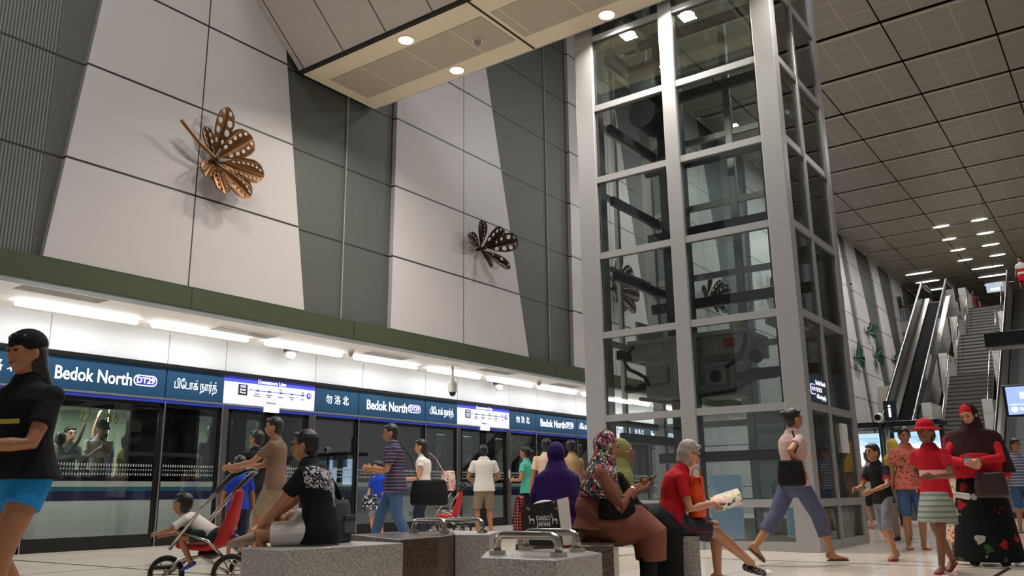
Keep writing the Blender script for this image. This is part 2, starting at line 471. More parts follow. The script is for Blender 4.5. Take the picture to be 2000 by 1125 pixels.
def bay(x0, x1, kind, label):
    t = thing('screen_door_bay', label, 'platform door', (x0, YD, 0), group='platform screen door bays')
    w = x1 - x0; y = YD; g = .012
    hp = MB().box((x0 + g, y, 2.42), (x1 - g, y + .08, 2.93)).build('header_panel', MAPW if kind == 'map' else NAVY, t)
    MB().box((x0 + .004, y - .01, 2.335), (x1 - .004, y + .08, 2.385)).build('blue_strip', BLUE, t)
    MB().box((x0 + .004, y - .02, 2.385), (x1 - .004, y + .06, 2.42)).build('silver_trim', SILV, t)
    cx = (x0 + x1) / 2
    if kind == 'name':
        text('Bedok North', 'lettering', .29, (x0 + .24, y - .004, 2.66), WLET, hp, bold=.004, width=1.25)
        rrect(x1 - .59, x1 - .17, 2.585, 2.765, y - .001, .085, .006).build('badge', WLET, hp)
        rrect(x1 - .572, x1 - .188, 2.603, 2.747, y - .007, .07, .003).build('badge_fill', INDIGO, hp)
        text('DT29', 'lettering', .14, (x1 - .38, y - .013, 2.673), WLET, hp, bold=.003, align='CENTER')
    elif kind == 'tamil':
        # glyphs in visual order: the built-in font does no shaping
        text('\u0baa\u0bbf\u0b9f\u0bcb\u0b95\u0bcd \u0ba8\u0bbe\u0bb0\u0bcd\u0ba4\u0bcd' if False else '\u0baa\u0bbf\u0bc7\u0b9f\u0bbe\u0b95\u0bcd \u0ba8\u0bbe\u0bb0\u0bcd\u0ba4\u0bcd', 'lettering', .21, (cx, y - .004, 2.67), WLET, hp, align='CENTER', width=.84)
    elif kind == 'cn':
        text('\u52ff \u6d1b \u5317', 'lettering', .2, (cx, y - .004, 2.68), WLET, hp, align='CENTER', width=.62)
    elif kind == 'map':
        MB().box((x0 + g, y - .003, 2.83), (x1 - g, y, 2.93)).build('map_header', MAPB, hp)
        text('Downtown Line', 'lettering', .1, (cx, y - .006, 2.878), WLET, hp, bold=.002, align='CENTER')
        MB().box((x0 + .32, y - .004, 2.6), (x0 + .52, y, 2.8)).build('station_box', LBLK, hp)
        rrect(x0 + .355, x0 + .485, 2.735, 2.785, y - .004, .02, .003).build('station_code', mat('lilac', 'b8b8e8', .4), hp)
        text('Bedok\nNorth', 'lettering', .052, (x0 + .42, y - .007, 2.672), WLET, hp, align='CENTER')
        MB().box((x0 + .66, y - .004, 2.705), (x1 - .26, y, 2.715)).build('route_line', INDIGO, hp)
        text('>>', 'lettering', .07, (x0 + .55, y - .005, 2.71), INDIGO, hp)
        for k, s in enumerate(['Bedok\nReservoir', 'Tampines\nWest', 'Tampines', 'Tampines\nEast', 'Expo']):
            sxx = x0 + .75 + k * .27
            rrect(sxx - .035, sxx + .035, 2.695, 2.725, y - .004, .012, .004).build('station_mark', INDIGO, hp)
            text(s, 'lettering', .04, (sxx, y - .005, 2.63), MGREY, hp, align='CENTER')
            if k in (2, 4): rrect(sxx - .035, sxx + .035, 2.745, 2.775, y - .001, .01, .004).build('interchange_mark', GRN, hp)
        text('Platform B', 'lettering', .05, (cx, y - .005, 2.5), MGREY, hp, align='CENTER')
        rrect(x1 - .22, x1 - .1, 2.65, 2.77, y - .001, .058, .004).build('line_number_disc', INDIGO, hp)
        text('12', 'lettering', .08, (x1 - .16, y - .009, 2.712), WLET, hp, align='CENTER')
        MB().box((cx - .17, y - .04, 2.325), (cx + .17, y, 2.415)).build('door_lamp', emis('door_lamp_white', (1, 1, 1), .9), t)
    # glazing
    def leaf(a, b, name, fr=.055):
        p = MB().box((a, y + .03, .2), (b, y + .045, 2.33)).build(name, GLASS_D, t)
        MB().box((a, y + .01, .0), (b, y + .07, .2)).box((a, y + .02, .2), (a + fr, y + .06, 2.33)).box((b - fr, y + .02, .2), (b, y + .06, 2.33)).box((a, y + .02, 2.27), (b, y + .06, 2.33)).build('frame', BLACK, p)
        mb = MB(); n = int((b - a - .12) / .045)
        for k in range(n):
            xx = a + .08 + k * .045
            mb.box((xx, y + .025, 1.27), (xx + .012, y + .03, 1.31)); mb.box((xx, y + .025, 1.21), (xx + .012, y + .03, 1.23)); mb.box((xx, y + .025, 1.13), (xx + .012, y + .03, 1.16))
        
        mb.build('safety_marking', MARK, p)['kind'] = 'stuff'
    if kind == 'map':
        leaf(x0 + .13, cx - .005, 'door_leaf', .1); leaf(cx + .005, x1 - .13, 'door_leaf', .1)
        for a in (x0 + .004, x1 - .134): MB().box((a, y - .02, 0), (a + .13, y + .1, 2.33)).build('door_post', mat('bronze_grey_post', '5c5a58', .3, .6), t)
        MB().box((x1 - .09, y - .03, 1.15), (x1 - .04, y - .02, 1.37)).build('door_notice', mat('notice_pink', 'd9c9c9', .5), t)
    else:
        leaf(x0 + .01, x1 - .01, 'glass_pane')
    MB().box((x0 + .003, y - .022, 0), (x0 + .017, y + .0, 2.42)).build('joint_strip', SILV, t)
k0 = [(2.75, 4.9, 'map'), (4.9, 6.1, 'cn'), (6.1, 8.21, 'name'), (8.21, 9.37, 'tamil')]
wh = {-1: 'farthest left', 0: 'nearest the camera', 1: 'in the middle of the wall', 2: 'nearest the lift shaft', 3: 'behind the lift shaft'}
kn = {'map': 'sliding door bay under a white line map', 'cn': 'glass bay under three white Chinese characters', 'name': 'wide glass bay under the white Bedok North name', 'tamil': 'glass bay under the white Tamil name'}
for k in range(4):
    for (a, b_, kd) in k0:
        a2, b2 = a + 6.6 * k, b_ + 6.6 * k
        kk = k - 1 if kd in ('map', 'cn') else k
        bay(a2, b2, kd, kn[kd] + ', ' + wh[kk])

# ------------------------------------------------------------------ train behind the doors
TRW = mat('train_white', 'ecf0ea', .35)
TRB = mat('train_black', '101214', .25)
TRN = mat('train_navy', '2c2d5e', .35)
TRT = mat('train_teal', '2f7d90', .35)
tr = thing('train', 'white train with teal and navy stripes standing behind the screen doors', 'train', (12, 15, 0))
yt = 14.0
MB().box((1, yt, .16), (13.02, yt + .12, .74)).box((14.6, yt, .16), (32, yt + .12, .74)).build('lower_body', TRW, tr)
MB().box((1, yt - .005, .74), (32, yt + .12, .89)).build('navy_stripe', TRN, tr)
MB().box((1, yt - .005, .89), (32, yt + .12, .96)).build('teal_stripe', TRT, tr)
MB().box((1, yt - .005, .96), (32, yt + .12, 1.05)).build('white_stripe', TRW, tr)
MB().box((13.02, yt + .03, .16), (14.6, yt + .12, .74)).box((1, yt + .02, -.6), (32, yt + .14, .16)).build('underframe', TRB, tr)
ops = [(2.0, 3.4), (5.0, 8.02), (9.38, 9.66), (9.88, 10.1), (10.42, 10.72), (16.02, 16.48), (17.05, 17.5), (18.4, 20.6), (22.6, 23.0), (23.4, 23.8), (25, 27.2)]
mb = MB(); px = 1
for a, b_ in ops:
    mb.box((px, yt, 1.05), (a, yt + .1, 2.34)); px = b_
    MB().box((a, yt + .04, 1.12), (b_, yt + .05, 2.24)).build('window', GLASS_C, tr)
mb.box((px, yt, 1.05), (32, yt + .1, 2.34)); mb.box((1, yt, 1.05), (32, yt + .1, 1.12)).box((1, yt, 2.24), (32, yt + .1, 2.6))
mb.build('window_band', TRB, tr)
MB().box((1, yt + .15, -.1), (32, 16.7, .02)).build('car_floor', mat('car_floor_grey', '6a6c6e', .6), tr)
MB().box((1, 16.6, 0), (32, 16.7, 2.5)).build('far_wall', mat('car_wall', 'b9c0b2', .5), tr)
MB().box((1, yt + .1, 2.42), (32, 16.7, 2.6)).build('car_ceiling', mat('car_ceiling', 'c9ccc0', .5), tr)
for (a, b_) in ((4.2, 8.3), (8.8, 11.2), (15.6, 17.9), (18.2, 21), (22.2, 27.5)):
    MB().box((a, 15.2, 2.38), (b_, 15.36, 2.42)).build('car_lamp', emis('car_light', (.93, 1., .86), 9), tr)
    area('car_light', ((a + b_) / 2, 15.28, 2.36), ((a + b_) / 2, 15.27, 0), b_ - a, .2, 50 * (b_ - a) / 3, (.92, 1, .82))
MB().tube([(1.5, 14.75, 2.32), (31, 14.75, 2.32)], .018).build('grab_rail', STEEL, tr, smooth=True)
MB().tube([(8.3, 15.2, 0), (8.3, 15.2, 2.4)], .02).tube([(17.3, 15.2, 0), (17.3, 15.2, 2.4)], .02).build('grab_pole', STEEL, tr, smooth=True)
struct(MB().box((1, 17.2, -.6), (32, 17.4, 3)).build('wall_tunnel', BLACK))
YST = mat('yellow_strap', 'e8bc3a', .4)
for i, x in enumerate([7.08, 7.57, 7.68, 8.02, 8.16, 16.9, 17.9, 19.6, 20.4, 21.2]):
    z = 2.3
    mb = MB().tube([(x, 14.75, z), (x + .02, 14.73, z - .12)], .014)
    pts = [(x + .02 + .045 * math.sin(q), 14.73, z - .17 + .055 * math.cos(q)) for q in [2 * math.pi * j / 12 for j in range(13)]]
    mb.tube(pts, .012, 6)
    tag(mb.build('grab_handle', YST, smooth=True), 'yellow hanging strap inside the train, ' +
        ['leftmost in the wide window', 'over the raised hand of the person with bun', 'second over the raised hand', 'right of the capped passenger', 'over the passenger in yellow', 'in the narrow window behind the long-haired woman', 'in the window left of the man in white tee', 'at the window beside the teal top', 'above the man in cream top', 'above the woman with hair up'][i], 'strap', 'yellow train straps')

# ------------------------------------------------------------------ footbridge overhead
CREAM = mat('cream_soffit', 'e8dcc2', .5, var=.02, scale=3)
PERF = mat('perforated_beige', 'b3a998', .6)
nt = PERF.node_tree; b = nt.nodes['Principled BSDF']; o, tc = sep(nt)
nt.links.new(mixc(nt, line_mask(nt, o[1], 1.03, .02, .1), hx('b3a998'), hx('dccfb6')), b.inputs['Base Color'])
PARA = mat('parapet_white', 'c3bcb8', .45, spec=.4)
nt = PARA.node_tree; b = nt.nodes['Principled BSDF']; o, tc = sep(nt)
nt.links.new(mixc(nt, line_mask(nt, o[1], 1.03, .022, .0), hx('c3bcb8'), hx('2b2826')), b.inputs['Base Color'])
br = thing('footbridge', 'overhead footbridge with cream underside and sloping white parapet', 'footbridge', (10, 3, 8.25))
MB().box((9.21, -9, 8.25), (11.03, YW - .005, 8.7)).build('deck', CREAM, br)
mb = MB()
for (a, b_) in ((7.58, 11.1), (4.3, 7.38), (1.0, 4.1), (-8.5, .8)): mb.box((9.66, a, 8.235), (10.6, b_, 8.25))
mb.build('perforated_panel', PERF, br)
mb = MB()
for y in (7.48, 4.2, .9): mb.box((9.21, y - .02, 8.242), (11.03, y + .02, 8.25))
mb.build('module_joint', GAP, br)
m_ = MB().prism([(9.15, -9, 8.27), (7.55, -9, 9.75), (7.75, -9, 9.9), (9.3, -9, 8.5)], (0, 8.995 + YW, 0)); pz = m_.build('sloping_parapet', PARA, br)
MB().box((9.13, -9, 8.24), (9.21, YW - .005, 8.3)).build('dark_joint', GAP, br)
MB().box((11.03, -9, 8.27), (11.09, YW - .005, 9.5)).build('outer_fascia', PARA, br)
DOWN = emis('downlight_white', (1, .96, .88), 14)
lb = ['on the footbridge underside over the left edge', 'on the footbridge underside beside the far edge', 'on the footbridge underside left of the lift shaft', 'cut by the top of the picture, beside the lift shaft', 'd', 'e']
for i, (x, y) in enumerate([(9.47, 9.04), (10.8, 9.03), (10.86, 5.94), (10.8, 4.9), (9.47, 5.9), (10.8, 2.8)]):
    t = thing('downlight', 'round recessed downlight ' + (lb[i] if i < 4 else 'above the picture on the footbridge'), 'ceiling light', (x, y, 8.25), group='footbridge downlights')
    MB().loft([(x, y, 8.238), (x, y, 8.25)], .155, n=24, round_=(False, False)).build('trim_ring', mat('ring_cream', 'd8c9ae', .3), t)
    MB().loft([(x, y, 8.23), (x, y, 8.24)], .115, n=24, round_=(False, False)).build('lens', DOWN, t)
    area('downlight_lamp', (x, y, 8.2), (x, y + .001, 0), .22, .22, 85, (1, .93, .82), 140)

# ------------------------------------------------------------------ hall ceiling
struct(MB().box((XW, -14, 14.3), (75, YW + .1, 14.5)).build('ceiling_void', GAP))
mb = MB()
for i in range(-11, 18):
    for j in range(-7, 3):
        x0 = 24.4 + 2.87 * i; y0 = 4.35 + 2.66 * j; g = .095; gy = .022
        a, b_, c, d = x0 + g, x0 + 2.87 - g, y0 + gy, min(y0 + 2.66 - gy, YW)
        mb.add([(a, c, 14.0), (b_, c, 14.0), (b_, d, 14.0), (a, d, 14.0), (a, c, 14.03), (b_, c, 14.03), (b_, d, 14.03), (a, d, 14.03)],
               [(0, 3, 2, 1), (4, 5, 6, 7), (0, 1, 5, 4), (1, 2, 6, 5), (2, 3, 7, 6), (3, 0, 4, 7)])
struct(mb.build('ceiling', CEIL), 'tall hall ceiling of perforated beige-grey metal trays')
SLOT = emis('slot_light', (1, .98, .92), 5)
sl = [(47.2, 6.75, .4), (47.2, 5.0, .38), (50.0, 6.85, .36), (50.0, 5.1, .42), (52.7, 6.85, .4), (52.7, 5.2, .45), (55.4, 6.9, .42), (55.4, 5.2, .42), (58.2, 6.1, .9), (60.8, 6.1, .9), (63.4, 6.1, .9), (57.1, 9.8, .8), (59.8, 9.8, .75), (62.6, 9.8, .7)]
for i, (x, y, r) in enumerate(sl):
    tag(MB().ell((x, y, 13.99), .13, r, .03).build('slot_light', SLOT, smooth=True), 'lens-shaped lit slot in the far hall ceiling, ' +
        ['left in the nearest row', 'right in the nearest row', 'left in the second row', 'right in the second row', 'left in the third row', 'right in the third row', 'left in the fourth row', 'right in the fourth row',
         'first of the long ones above the stairs', 'second of the long ones above the stairs', 'third of the long ones above the stairs', 'nearest above the escalator', 'second above the escalator', 'third above the escalator'][i], 'ceiling light', 'lit slots in the far hall ceiling')
# ------------------------------------------------------------------ glass lift shaft
XF, XB, YR, YL = 11.15, 13.5, 3.42, 6.75
ZR = [.06, .6, 1.84, 3.1, 4.36, 5.62, 6.86, 8.12, 9.38, 10.64, 11.9, 13.2]
ls = thing('lift_shaft', 'tall free-standing glass lift shaft with grey steel frame', 'lift shaft', (12.3, 5.1, 0))
def post(x0, y0, x1, y1): MB().box((x0, y0, 0), (x1, y1, 14.0)).build('post', STEEL_P, ls, bevel=.012)
post(XF, YL - .33, XF + .33, YL); post(XF, 4.97, XF + .12, 5.2); post(XF, YR, XF + .2, YR + .3)
post(12.14, YR, 12.22, YR + .08); post(XB - .2, YR, XB, YR + .2)
post(XB - .12, YL - .2, XB, YL); post(XB - .1, 4.97, XB, 5.1); post(12.28, YL - .08, 12.36, YL)
for i, z in enumerate(ZR):
    h = .05 if i else .06
    MB().box((XF + .02, 5.2, z - h), (XF + .12, YL - .33, z + h)).build('front_rail', STEEL_P, ls)
    MB().box((XF + .02, YR + .3, z - h), (XF + .12, 4.97, z + h)).build('front_rail', STEEL_P, ls)
    MB().box((XF + .2, YR + .01, z - h), (XB - .2, YR + .08, z + h)).build('side_rail', STEEL_P, ls)
    MB().box((XB - .09, YR + .2, z - h), (XB - .01, YL - .2, z + h)).build('back_rail', STEEL_P, ls)
    MB().box((XF + .33, YL - .07, z - h), (XB - .12, YL - .01, z + h)).build('side_rail', STEEL_P, ls)
for i in range(len(ZR) - 1):
    a, b_ = ZR[i] + .05, ZR[i + 1] - .05
    for (y0, y1) in ((5.2, YL - .33), (YR + .3, 4.97)):
        MB().box((XF + .06, y0, a), (XF + .075, y1, b_)).build('glass_pane', GLASS_L, ls)
    for (x0, x1) in ((XF + .2, 12.14), (12.22, XB - .2)):
        MB().box((x0, YR + .035, a), (x1, YR + .05, b_)).build('glass_pane', GLASS_L, ls)
    MB().box((XB - .05, YR + .2, a), (XB - .04, YL - .2, b_)).build('back_glass', GLASS_C, ls)
for (x, y) in ((13.2, 6.2), (12.95, 5.75), (12.95, 4.25)):
    MB().box((x - .07, y - .07, 0), (x + .07, y + .07, 13.9)).build('guide_rail', STEEL_D, ls)
MB().box((12.55, 5.62, 3.4), (12.85, 5.98, 13.9)).build('counterweight_guide', STEEL_D, ls)
for i in range(10):
    z = 1.3 + 1.26 * i
    MB().box((13.02, YR + .25, z - .08), (13.12, YL - .25, z + .08)).build('bracket_beam', STEEL_D, ls)
    MB().box((11.5, 6.3, z + .2), (13.2, 6.38, z + .34)).build('bracket_beam', STEEL_D, ls)
    MB().box((12.5, 3.6, z + .35), (12.95, 3.75, z + .5)).build('bracket', BLACK, ls)
MC = mat('machine_grey', 'b4b6b2', .45, .1, var=.2, scale=6)
mc = thing('lift_machinery', 'grey lift undercarriage with cables, red label and yellow box inside the shaft', 'machinery', (12, 5.2, 2.1))
MB().box((11.75, 4.36, 2.72), (11.85, 6.25, 3.02)).box((11.6, 4.36, 2.98), (12.6, 6.25, 3.04)).box((12.5, 4.36, 2.7), (12.6, 6.25, 3.0)).build('channel_beam', MC, mc, bevel=.008)
MB().box((11.7, 5.45, 2.15), (12.2, 6.0, 2.72)).box((11.65, 5.2, 2.3), (11.9, 5.5, 2.75)).build('gear_housing', MC, mc, bevel=.02)
MB().box((11.75, 4.6, 2.1), (12.3, 5.15, 2.6)).build('motor_box', MC, mc, bevel=.03)
MB().loft([(11.9, 4.05, 2.38), (11.9, 6.45, 2.34)], .07, n=14, round_=(False, False)).build('cross_shaft', STEEL_D, mc, smooth=False)
MB().loft([(11.68, 4.25, 2.62), (11.74, 4.25, 2.62)], .1, n=18, side=(0, 1, 0), round_=(False, False)).build('pulley', STEEL_D, mc)
mb = MB()
for yy in (4.5, 4.8, 5.1, 5.4, 5.7, 6.0): mb.loft([(11.745, yy, 2.96), (11.73, yy, 2.96)], .016, n=8, round_=(False, False)); mb.loft([(11.745, yy, 2.78), (11.73, yy, 2.78)], .016, n=8, round_=(False, False))
mb.build('bolts', STEEL, mc)
MB().box((11.62, 5.1, 2.2), (11.7, 5.2, 2.98)).box((11.62, 4.95, 2.2), (11.66, 5.2, 2.26)).build('upright_bracket', STEEL_P, mc)
MB().box((11.63, 5.6, 2.35), (11.7, 5.9, 2.6)).box((11.63, 4.68, 2.25), (11.75, 5.0, 2.5)).build('cover_plate', STEEL_P, mc, bevel=.01)
MB().loft([(11.62, 4.84, 2.38), (11.63, 4.84, 2.38)], .09, n=20, side=(0, 1, 0), round_=(False, False)).build('motor_cap', STEEL_D, mc)
for pts in ([(11.7, 6.2, 2.95), (11.62, 6.28, 2.84), (11.6, 6.3, 2.72), (11.6, 6.22, 2.6), (11.6, 6.08, 2.53), (11.62, 5.97, 2.46), (11.64, 5.93, 2.35)],
            [(11.7, 4.38, 2.95), (11.62, 4.36, 2.8), (11.6, 4.42, 2.66), (11.6, 4.52, 2.56), (11.62, 4.66, 2.5)],
            [(11.7, 5.2, 2.2), (11.65, 5.3, 2.1), (11.7, 5.6, 2.06), (11.7, 6.1, 2.15)], [(11.7, 4.3, 2.3), (11.65, 4.6, 2.15), (11.7, 5.2, 2.12)]):
    MB().loft(pts, .03, n=8).build('cable', BLACK, mc, smooth=True)
MB().box((11.725, 4.56, 2.80), (11.745, 4.72, 2.93)).build('red_label', mat('label_red', 'b8301e', .5), mc)
MB().box((11.65, 4.42, 3.04), (11.8, 4.55, 3.11)).build('yellow_box', mat('warning_yellow', 'b8b420', .4), mc)
MB().box((11.9, 4.1, 3.1), (12.8, 4.14, 3.3)).box((11.9, 6.2, 3.1), (12.8, 6.24, 3.4)).build('side_plate', MC, mc)
ca = thing('lift_pulley_gear', 'dark pulley gear high in the lift shaft behind the footbridge edge', 'machinery', (12.4, 6, 6.9))
MB().box((12.0, 5.7, 7.2), (12.5, 6.2, 7.9)).build('gear_box', STEEL_D, ca, bevel=.02)
MB().loft([(11.95, 5.95, 6.95), (12.5, 5.95, 6.95)], .25, n=18, round_=(False, False), side=(0, 1, 0)).build('pulley', STEEL_D, ca)
PALEB = mat('pale_blue_board', '9cc4e4', .5, emit='9cc4e4', es=.12)
for i, (y0, y1, z0, z1) in enumerate([(5.0, 5.5, .7, 1.0), (5.0, 5.5, .06, .55), (4.2, 4.35, .1, .85)]):
    tag(MB().box((12.7, y0, z0 if i else .62), (12.72, y1, z1)).build('blue_board', PALEB), 'pale blue board inside the lift pit, ' + ['above the bottom rail behind the red-shirted woman', 'below the bottom rail', 'narrow one near the corner post'][i], 'board', 'pale blue boards in the lift pit')
MB().box((12.45, 4.35, 0), (12.55, 4.55, 1.8))
struct(MB().box((13.1, 3.6, 0), (13.2, 6.5, .35)).build('trim_lift_pit', mat('pit_beige', '8f8674', .6)))
# name label and paper on the side glass
sg = MB().box((11.42, YR + .02, 1.87), (12.12, YR + .033, 2.1))
sg = MB().box((11.36, YR + .018, 1.9), (12.13, YR + .033, 2.25)).build('name_label', NAVY, ls, label='navy Bedok North station label on the side glass')
rrect(11.41, 11.62, 2.0, 2.14, YR + .017, .04, .004).build('badge', WLET, sg)
rrect(11.425, 11.605, 2.012, 2.128, YR + .012, .035, .004).build('badge_fill', INDIGO, sg)
text('DT29', 'lettering', .07, (11.515, YR + .007, 2.07), WLET, sg, align='CENTER', width=.15)
text('Bedok North', 'lettering', .09, (11.66, YR + .015, 2.17), WLET, sg, width=.42)
text('\u52ff \u6d1b \u5317', 'lettering', .07, (11.66, YR + .015, 2.075), WLET, sg)
text('\u0baa\u0bbf\u0bc7\u0b9f\u0bbe\u0b95\u0bcd \u0ba8\u0bbe\u0bb0\u0bcd\u0ba4\u0bcd', 'lettering', .07, (11.66, YR + .015, 1.98), WLET, sg, width=.4)
MB().box((12.62, YR - .004, 1.27), (12.9, YR + .034, 1.68)).build('paper_notice', mat('paper_white', 'd9dadb', .6), ls, label='white paper notice taped to the side glass')

# ------------------------------------------------------------------ stairs, escalator, upper concourse
STEP = mat('stair_grey', '7b7772', .5, var=.05, scale=3)
STEPD = mat('stair_nosing', '3a3835', .5)
TILE = mat('white_tile', 'd8d4d0', .3, spec=.5)
nt = TILE.node_tree; b = nt.nodes['Principled BSDF']; o, tc = sep(nt)
nt.links.new(mixc(nt, line_mask(nt, o[2], .62, .015), hx('d8d4d0'), hx('8c8884')), b.inputs['Base Color'])
st = thing('staircase', 'grey staircase of three flights rising to the upper concourse', 'staircase', (29.5, 4.7, 0))
FL = [((29.5, 0), (35.35, 4.83), 30), ((36.86, 4.83), (38.95, 6.9), 13), ((40.55, 6.9), (42.55, 8.64), 11)]
for fi, ((x0, z0), (x1, z1), n_) in enumerate(FL):
    mb = MB(); nb = MB(); dx = (x1 - x0) / n_; dz = (z1 - z0) / n_
    for k in range(n_):
        mb.box((x0 + k * dx, 4.0, z0 + k * dz - (.3 if k else 0)), (x1 + .02, 5.45, z0 + (k + 1) * dz))
        nb.box((x0 + k * dx - .025, 4.0, z0 + (k + 1) * dz - .03), (x0 + k * dx + .03, 5.45, z0 + (k + 1) * dz + .004))
    f = mb.build('flight', STEP, st); nb.build('nosing', STEPD, f)
MB().box((35.35, 4.0, 4.5), (36.88, 5.45, 4.83)).box((38.95, 4.0, 6.6), (40.57, 5.45, 6.9)).build('landing', STEP, st)
for s, (ya, yb) in enumerate(((5.45, 5.76), (3.66, 3.97))):
    w = thing('stair_parapet', ['white tiled stepped parapet between stairs and escalator', 'white tiled stepped parapet on the right of the stairs'][s], 'parapet', (30, ya, 0), group='white stair parapets')
    for (x0, x1, z) in ((31.0, 35.3, 3.55), (35.3, 39.0, 5.75), (39.0, 42.5, 7.75), (42.5, 44.2, 9.65)):
        MB().box((x0, ya + .005, 0 if x0 < 32 else z - 3.2), (x1, yb - .005, z)).build('block', TILE, w)
    MB().box((29.3, ya + .01, 0), (31, yb - .01, 2.1)).build('block', TILE, w)
    yy = ya - .06 if s == 0 else yb + .06
    for (x0, z0), (x1, z1), n_ in FL:
        MB().tube([(x0, yy, z0 + .85), (x1, yy, z1 + .85), (x1 + .8, yy, z1 + .85)], .028).build('handrail', STEEL, w, smooth=True)
es = thing('escalator', 'dark-stepped escalator with glass and steel balustrades left of the stairs', 'escalator', (27, 6.3, 0))
EP = [(25.8, 0), (27, 0), (40.3, 8.64), (42.2, 8.64)]
def strip(mb, y0, y1, lo, hi, P=EP):
    for (a, b_) in zip(P[:-1], P[1:]):
        mb.add([(a[0], y0, a[1] + lo), (b_[0], y0, b_[1] + lo), (b_[0], y0, b_[1] + hi), (a[0], y0, a[1] + hi),
                (a[0], y1, a[1] + lo), (b_[0], y1, b_[1] + lo), (b_[0], y1, b_[1] + hi), (a[0], y1, a[1] + hi)],
               [(0, 1, 2, 3), (7, 6, 5, 4), (0, 4, 5, 1), (3, 2, 6, 7), (0, 3, 7, 4), (1, 5, 6, 2)])
    return mb
BRB = mat('escalator_black', '050506', .6)
mb = MB(); N = 44
for k in range(N):
    xx = 27 + 13.3 * k / N; zz = 8.64 * k / N
    mb.box((xx, 5.98, zz - .4), (xx + 13.3 / N + .02, 6.6, zz + .19))
mb.box((25.8, 5.98, 0), (27, 6.6, .02)).box((40.3, 5.98, 8.3), (42.2, 6.6, 8.64))
mb.build('steps', BRB, es)
strip(MB(), 6.62, 6.95, -1.0, .28).build('side_cladding', STEEL, es)
strip(MB(), 5.78, 5.96, -1.0, .28).build('side_cladding', STEEL, es)
for y in (6.86, 5.87):
    strip(MB(), y - .006, y + .006, .25, 1.0).build('balustrade_glass', GLASS_C, es)
    pts = [(a, y, z + 1.02) for a, z in EP]
    pts = [(pts[0][0] - .25, y, .5)] + pts + [(pts[-1][0] + .25, y, EP[-1][1] + .75), (pts[-1][0] + .2, y, EP[-1][1] + .3)]
    MB().tube(pts, .05).build('handrail', BLACK, es, smooth=True)
    strip(MB(), y - .03, y + .03, .9, .95).build('handrail_guide', STEEL, es)
er = thing('escalator_right', 'dark second escalator at the right edge of the picture', 'escalator', (30, 3, 0)); er.name = 'escalator'
strip(MB(), 3.38, 3.6, -1.0, .3).build('side_cladding', STEEL, er); strip(MB(), 2.7, 3.36, -.6, .15).build('steps', BRB, er)
strip(MB(), 3.48, 3.5, .3, 1.0).build('balustrade_glass', GLASS_C, er)
MB().tube([(a, 3.49, z + 1.02) for a, z in EP], .05).build('handrail', BLACK, er, smooth=True)
CONC = mat('concourse_beige', '8d8778', .5)
struct(MB().box((42.6, -14, 8.2), (58, 7.2, 8.6)).build('floor_concourse', CONC), 'upper concourse floor slab')
struct(MB().box((74.5, -22, 0), (75, YW, 14.2)).build('wall_far', mat('far_wall_grey', '8f8b84', .6)))
struct(MB().box((58, 6.98, 8.6), (58.2, 7.1, 10)).build('trim_post', STEEL))
struct(MB().box((58, 7.0, 10.5), (75, YW + .05, 11.2)).build('floor_balcony', CONC), 'far balcony slab at the end of the hall')
struct(MB().box((49.8, 10.7, 0), (58, YW, 6.3)).build('wall_low_box', mat('beige_cladding', 'a59f90', .5)), 'low beige clad block under the far slanted panels')
bl = thing('glass_balustrade', 'glass balustrade with steel rail on the far balcony left of the escalator', 'balustrade', (58, 9, 11.2))
MB().box((58.0, 7.1, 11.2), (58.02, YW - .05, 12.1)).build('glass', GLASS_C, bl)
MB().tube([(58, 7.05, 12.2), (58, YW - .02, 12.2)], .05).build('rail', STEEL, bl, smooth=True)
for y in (7.1, 8.6, 10.3): MB().box((57.96, y - .04, 11.2), (58.06, y + .04, 12.2)).build('post', STEEL, bl)
# window in the last white wall panel
struct(MB().prism([(57.6, YW - .03, 13.0), (58.9, YW - .03, 13.0), (59.6, YW - .03, 10.2), (58.7, YW - .03, 10.2)], (0, .03, 0)).build('window_1', mat('dim_window', '4a4d4a', .2)))
# low wall box at stair foot by the far wall

# ------------------------------------------------------------------ kiosks, signs, screens
SCR = emis('kiosk_screen', 'bfe0ff', 1.5)
def kiosk(x, y0, y1, zt, label, cy0, cy1):
    k = thing('map_kiosk', label, 'information kiosk', (x, (y0 + y1) / 2, 0), group='lit map kiosks by the stairs')
    MB().box((x - .5, y0, zt - .12), (x + .5, y1, zt)).build('canopy', BLACK, k, bevel=.01)
    for yy in (y0 + .01, y1 - .09): MB().box((x - .05, yy, 0), (x + .05, yy + .08, zt - .12)).build('post', STEEL_D, k)
    pn = MB().box((x - .06, cy0, 1.15), (x + .02, cy1, 1.98)).build('lit_map', SCR, k)
    mb = MB()
    for i in range(4): mb.box((x - .066, cy0 + .02, 1.78 + .03 * i), (x - .06, cy0 + (cy1 - cy0) * (.5 + .1 * i), 1.785 + .03 * i))
    mb.build('map_line', mat('map_line_blue', '3d86c8', .5), pn)
    MB().box((x - .1, y0 + .1, .1), (x + .1, y1 - .1, 1.12)).build('cabinet', mat('kiosk_grey', '6b6d70', .4, .3), k)
    MB().box((x - .45, y0 + .02, zt - .5), (x - .44, y1 - .02, zt - .12)).build('glass_front', GLASS_C, k)
kiosk(20.4, 4.62, 5.35, 2.2, 'lit map kiosk right beside the lift shaft', 4.72, 5.25)
kiosk(20.4, 3.4, 4.5, 2.2, 'wider lit map kiosk behind the woman in the peach top', 3.5, 4.4)
sp = thing('convex_mirror', 'small round camera ball on the post between the two kiosks', 'camera', (19.8, 4.56, 2.25))
MB().ell((19.8, 4.56, 2.28), .11, .11, .11).build('ball', WPL, sp, smooth=True)
MB().loft([(19.7, 4.56, 2.28), (19.68, 4.56, 2.28)], .07, n=16, round_=(False, False)).build('lens', BLACK, sp)
